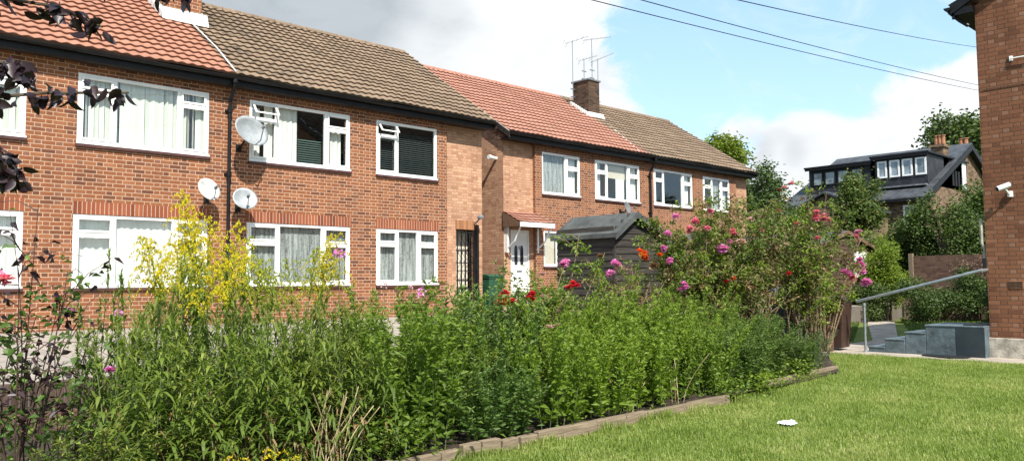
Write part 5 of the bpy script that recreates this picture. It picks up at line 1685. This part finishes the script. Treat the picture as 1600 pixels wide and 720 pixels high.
# ------------------------------------------------------------------ purple plum branches reaching in from the left
pl = empty('plum_tree', (-.75, 3.7, 0), 'dark purple leafed plum tree reaching in at the top left', 'tree')
tb_ = B()
tb_.tube([(-.75, 3.7, 0), (-.72, 3.68, .8), (-.78, 3.72, 1.6), (-.68, 3.7, 2.2), (-.8, 3.8, 3.2)], [.11, .09, .08, .07, .04], 12)
tb_.build('trunk', bark, pl)
br = B()
limbs = [
    [(-.72, 3.7, 1.7), (-.2, 3.62, 1.95), (.45, 3.5, 2.08), (.72, 3.36, 2.13), (.96, 3.14, 2.13)],
    [(-.7, 3.7, 2.2), (-.1, 3.6, 2.45), (.5, 3.5, 2.50), (.75, 3.32, 2.46), (.88, 3.2, 2.38)],
    [(-.2, 3.62, 1.95), (.35, 3.52, 2.0), (.60, 3.47, 1.92), (.66, 3.43, 1.80)],
    [(-.7, 3.7, 1.5), (0, 3.7, 1.75), (.5, 3.55, 1.85), (.68, 3.45, 1.83)],
    [(-.7, 3.7, 2.3), (.1, 3.5, 2.65), (.7, 3.2, 2.58), (1.0, 3.0, 2.52), (1.12, 2.95, 2.48)],
    [(-.2, 3.6, 2.45), (.45, 3.5, 2.30), (.62, 3.45, 2.24), (.7, 3.4, 2.2)],
]
lf_ = Fol()
for li, L_ in enumerate(limbs):
    pts = [Vector(p) for p in L_]
    br.tube(pts, [.03 if pts[0].x < -.5 else .014] + [.009 - .0015 * k for k in range(len(pts) - 1)], 6, False)
    n = (70, 70, 80, 64, 50, 90)[li]
    us = rng.uniform(.35, 1.0, n)
    P = np.array([path_at(pts, float(u)) for u in us]) + rng.normal(0, .016, (n, 3))
    D = rdir(n, -1., -.25); Nn = rdir(n, -.5, .5)
    lf_.ovals(P, D, Nn, rng.uniform(.045, .078, n), rng.uniform(.026, .040, n))
n = 500
P = np.stack([rng.uniform(-1.6, .35, n), rng.uniform(3.2, 4.4, n), rng.uniform(2., 3.6, n)], 1)
lf_.ovals(P, rdir(n, -1, .2), rdir(n, -.5, .8), .07, .04)
br.build('branches', bark, pl)
lf_.build('leaves', leaf_purple, pl)

# ------------------------------------------------------------------ trees, hedges and shrubs beyond
def crown_pts(lobes, n, shell=.55):
    out = []
    vol = np.array([l[3] * l[4] * l[5] for l in lobes]) ** .67
    cnt = (vol / vol.sum() * n).astype(int)
    for l, c in zip(lobes, cnt):
        d = rdir(c, -1, 1); r = rng.uniform(shell, 1.04, c)[:, None] ** .8
        p = np.array(l[:3]) + d * r * np.array(l[3:6])
        out.append(p)
    return np.concatenate(out)
def tree(name, x, y, z0, lobes, n, L, mat, label, cat='tree', trunk=.18, mat2=None, cl=7):
    e = empty(name, (x, y, z0), label, cat)
    c0 = crown_pts(lobes, n // cl)
    P = np.repeat(c0, cl, 0) + rng.normal(0, L * 1.1, (len(c0) * cl, 3))
    P[:, 2] = np.maximum(P[:, 2], z0 + .03)
    m_ = len(P)
    rr_ = np.repeat(rng.uniform(.1, .9, len(c0)), cl) + rng.normal(0, .15, m_)
    f = Fol(); f.kites(P, rdir(m_, -.7, .7), rdir(m_, .0, 1.), rng.uniform(.7, 1.3, m_) * L, L * .6, rr_)
    f.build('crown', mat, e)
    if mat2:
        k = rng.integers(0, len(P), m_ // 6)
        g_ = Fol(); g_.kites(P[k] + rng.normal(0, .1, (len(k), 3)), rdir(len(k), -.7, .7), rdir(len(k), 0, 1), L, L * .6); g_.build('tinted_leaves', mat2, e)
    b = B()
    zc = float(np.mean([l[2] for l in lobes]))
    b.tube([(x, y, z0 - .1), (x + .05, y, z0 + (zc - z0) * .5), (x, y + .05, zc)], [trunk, trunk * .75, trunk * .5], 8)
    for l in lobes:
        b.tube([(x, y, z0 + (zc - z0) * .6), ((x + l[0]) / 2, (y + l[1]) / 2, (zc + l[2]) / 2), l[:3]], [trunk * .5, trunk * .35, trunk * .12], 5)
    b.build('trunk', bark, e)
    return e
tleaf = foliage('tree_leaf', (.045, .08, .02), (.085, .14, .03), (.17, .22, .06), .32)
tdark = foliage('dark_tree_leaf', (.028, .058, .016), (.055, .10, .024), (.11, .165, .045), .26)
tyel = foliage('yellow_tree_leaf', (.10, .14, .015), (.18, .23, .025), (.28, .32, .04), .35)
trust = foliage('rusty_tree_leaf', (.05, .05, .018), (.10, .085, .03), (.19, .12, .05), .25)
def lobes(cx, cy, cz, rx_, ry_, rz_, n, seed):
    random.seed(seed); out = []
    for i in range(n):
        d = Vector((random.gauss(0, 1), random.gauss(0, 1), random.gauss(0, 1))).normalized()
        q = random.uniform(.35, .75)
        out.append((cx + d.x * rx_ * q, cy + d.y * ry_ * q, cz + d.z * rz_ * q, rx_ * random.uniform(.3, .5), ry_ * random.uniform(.3, .5), rz_ * random.uniform(.28, .45)))
    for i in range(max(3, n // 3)):
        d = Vector((random.gauss(0, 1), random.gauss(0, 1), random.gauss(.3, 1))).normalized()
        q = random.uniform(.85, 1.05)
        out.append((cx + d.x * rx_ * q, cy + d.y * ry_ * q, cz + d.z * rz_ * q, rx_ * .2, ry_ * .2, rz_ * .22))
    return out
tree('rowan_tree', 34.0, 14.9, 0, lobes(33.6, 14.5, 4.15, .95, 1.0, 1.75, 12, 1), 12000, .13, tleaf, 'rusty green tree standing before the dormer house', mat2=trust)
tree('yellow_tree', 39.5, 25.4, 0, lobes(39.5, 25.4, 8.6, 2.2, 2.2, 1.7, 9, 2), 9000, .22, tyel, 'yellow green tree top rising behind the farther roof')
tree('green_tree', 37.5, 21.9, 0, lobes(37.5, 22.0, 5.2, 2.2, 2.2, 2.9, 12, 3), 14000, .18, tdark, 'dark green tree behind the right end of the farther house')
tree('green_tree', 37.2, 19.9, 0, lobes(37.2, 19.9, 3.6, 1.6, 1.4, 2.1, 9, 4), 9000, .18, tdark, 'smaller green tree between the farther house and the outbuilding gable')
tree('tall_tree', 74, 21.6, 0, lobes(74, 21.6, 11.5, 4.2, 4.2, 3.9, 12, 5), 12000, .42, tdark, 'dark tall tree behind the old house chimneys')
tree('ivy_tree', 34.5, 10.4, 0, lobes(34.5, 9.7, 3.5, 1.6, 1.5, 2.3, 14, 6), 20000, .13, tleaf, 'leafy green tree against the right brick wall')
tree('hedge_bush', 33, 13.2, 0, lobes(33, 13.2, 2.3, 1.8, 1.8, 1.9, 12, 7), 18000, .12, tdark, 'dark overgrown hedge bush under the rusty tree', 'hedge')
tree('hedge_bush', 33, 11.4, 0, lobes(32.5, 11.8, 2.5, 1.6, 1.6, 1.6, 12, 8), 16000, .12, tleaf, 'mid green overgrown hedge bush behind the garden wall post', 'hedge')
tree('hedge_bush', 32.6, 8.7, 0, lobes(32.4, 8.7, 2.6, 1.6, 1.9, 1.9, 12, 9), 14000, .12, tdark, 'dark hedge bush behind the garden wall, nearest the right building', 'hedge')
tree('hedge_bush', 31.2, 10.1, 0, lobes(31.5, 10.2, 2.7, .9, 1.5, 1.7, 12, 18), 14000, .11, tleaf, 'leafy hedge bush overhanging the garden wall in the middle', 'hedge')
tree('hedge_bush', 31.8, 15.8, 0, lobes(31.8, 15.8, 2.3, 1.8, 2.2, 2.0, 12, 10), 16000, .13, tleaf, 'green hedge bush behind the brown outbuilding', 'hedge')
tree('bright_shrub', 28.5, 11.2, 0, lobes(28.5, 11.2, 1.45, .95, .9, 1.45, 10, 11), 14000, .075, leaf_yel, 'bright green shrub at the end of the garden path', 'shrub', .05)
for i, (x, y, h, lab) in enumerate(((27.6, 9.6, .75, 'dark shrub right of the garden path end'), (28.9, 8.6, 1.0, 'dark shrub before the middle of the garden wall'),
                                     (28.6, 7.4, 1.05, 'dark shrub before the garden wall beside the landing'), (26.0, 7.0, .55, 'low dark clump behind the landing'), (27.4, 12.4 - .9, .8, 'dark bush left of the bright shrub'))):
    tree('dark_shrub', x, y, 0, lobes(x, y, h * .9, .9, .95, h, 9, 20 + i), 7500, .08, tdark, lab, 'shrub', .04)
lv = foliage('lavender_grey', (.10, .09, .10), (.16, .14, .17), (.24, .2, .26), .2)
f = Fol(); b = B()
for i in range(70):
    a = random.uniform(0, 6.28); r0 = .3 * math.sqrt(random.random())
    p = stem_path(16.9 + math.cos(a) * r0, 8.2 + math.sin(a) * r0, random.uniform(.8, 1.25), random.uniform(.1, .35), a, 5)
    b.tube(p, .005, 4, False)
    n = 34; us = rng.uniform(.25, 1, n); P = np.array([path_at(p, u) for u in us])
    f.kites(P, rdir(n, .2, 1.), rdir(n, 0, 1), rng.uniform(.04, .08, n), .012)
ls = empty('lavender_bush', (16.9, 8.2, 0), 'greyish seeding bush right behind the brown bin', 'shrub')
f.build('foliage', lv, ls); b.build('stems', straw, ls)
pink_bush = tree('pink_shrub', 29.2, 8.6, 0, lobes(29.2, 8.7, 1.75, .35, .9, .45, 6, 40), 1600, .06, flower_mat('dusky_pink_seed', (.16, .09, .09), (.24, .13, .13), (.3, .2, .2)), 'dusky pink seed heads before the garden wall', 'shrub', .03)

S.render.engine = 'CYCLES'
S.cycles.transparent_max_bounces = 12
S.cycles.max_bounces = 8
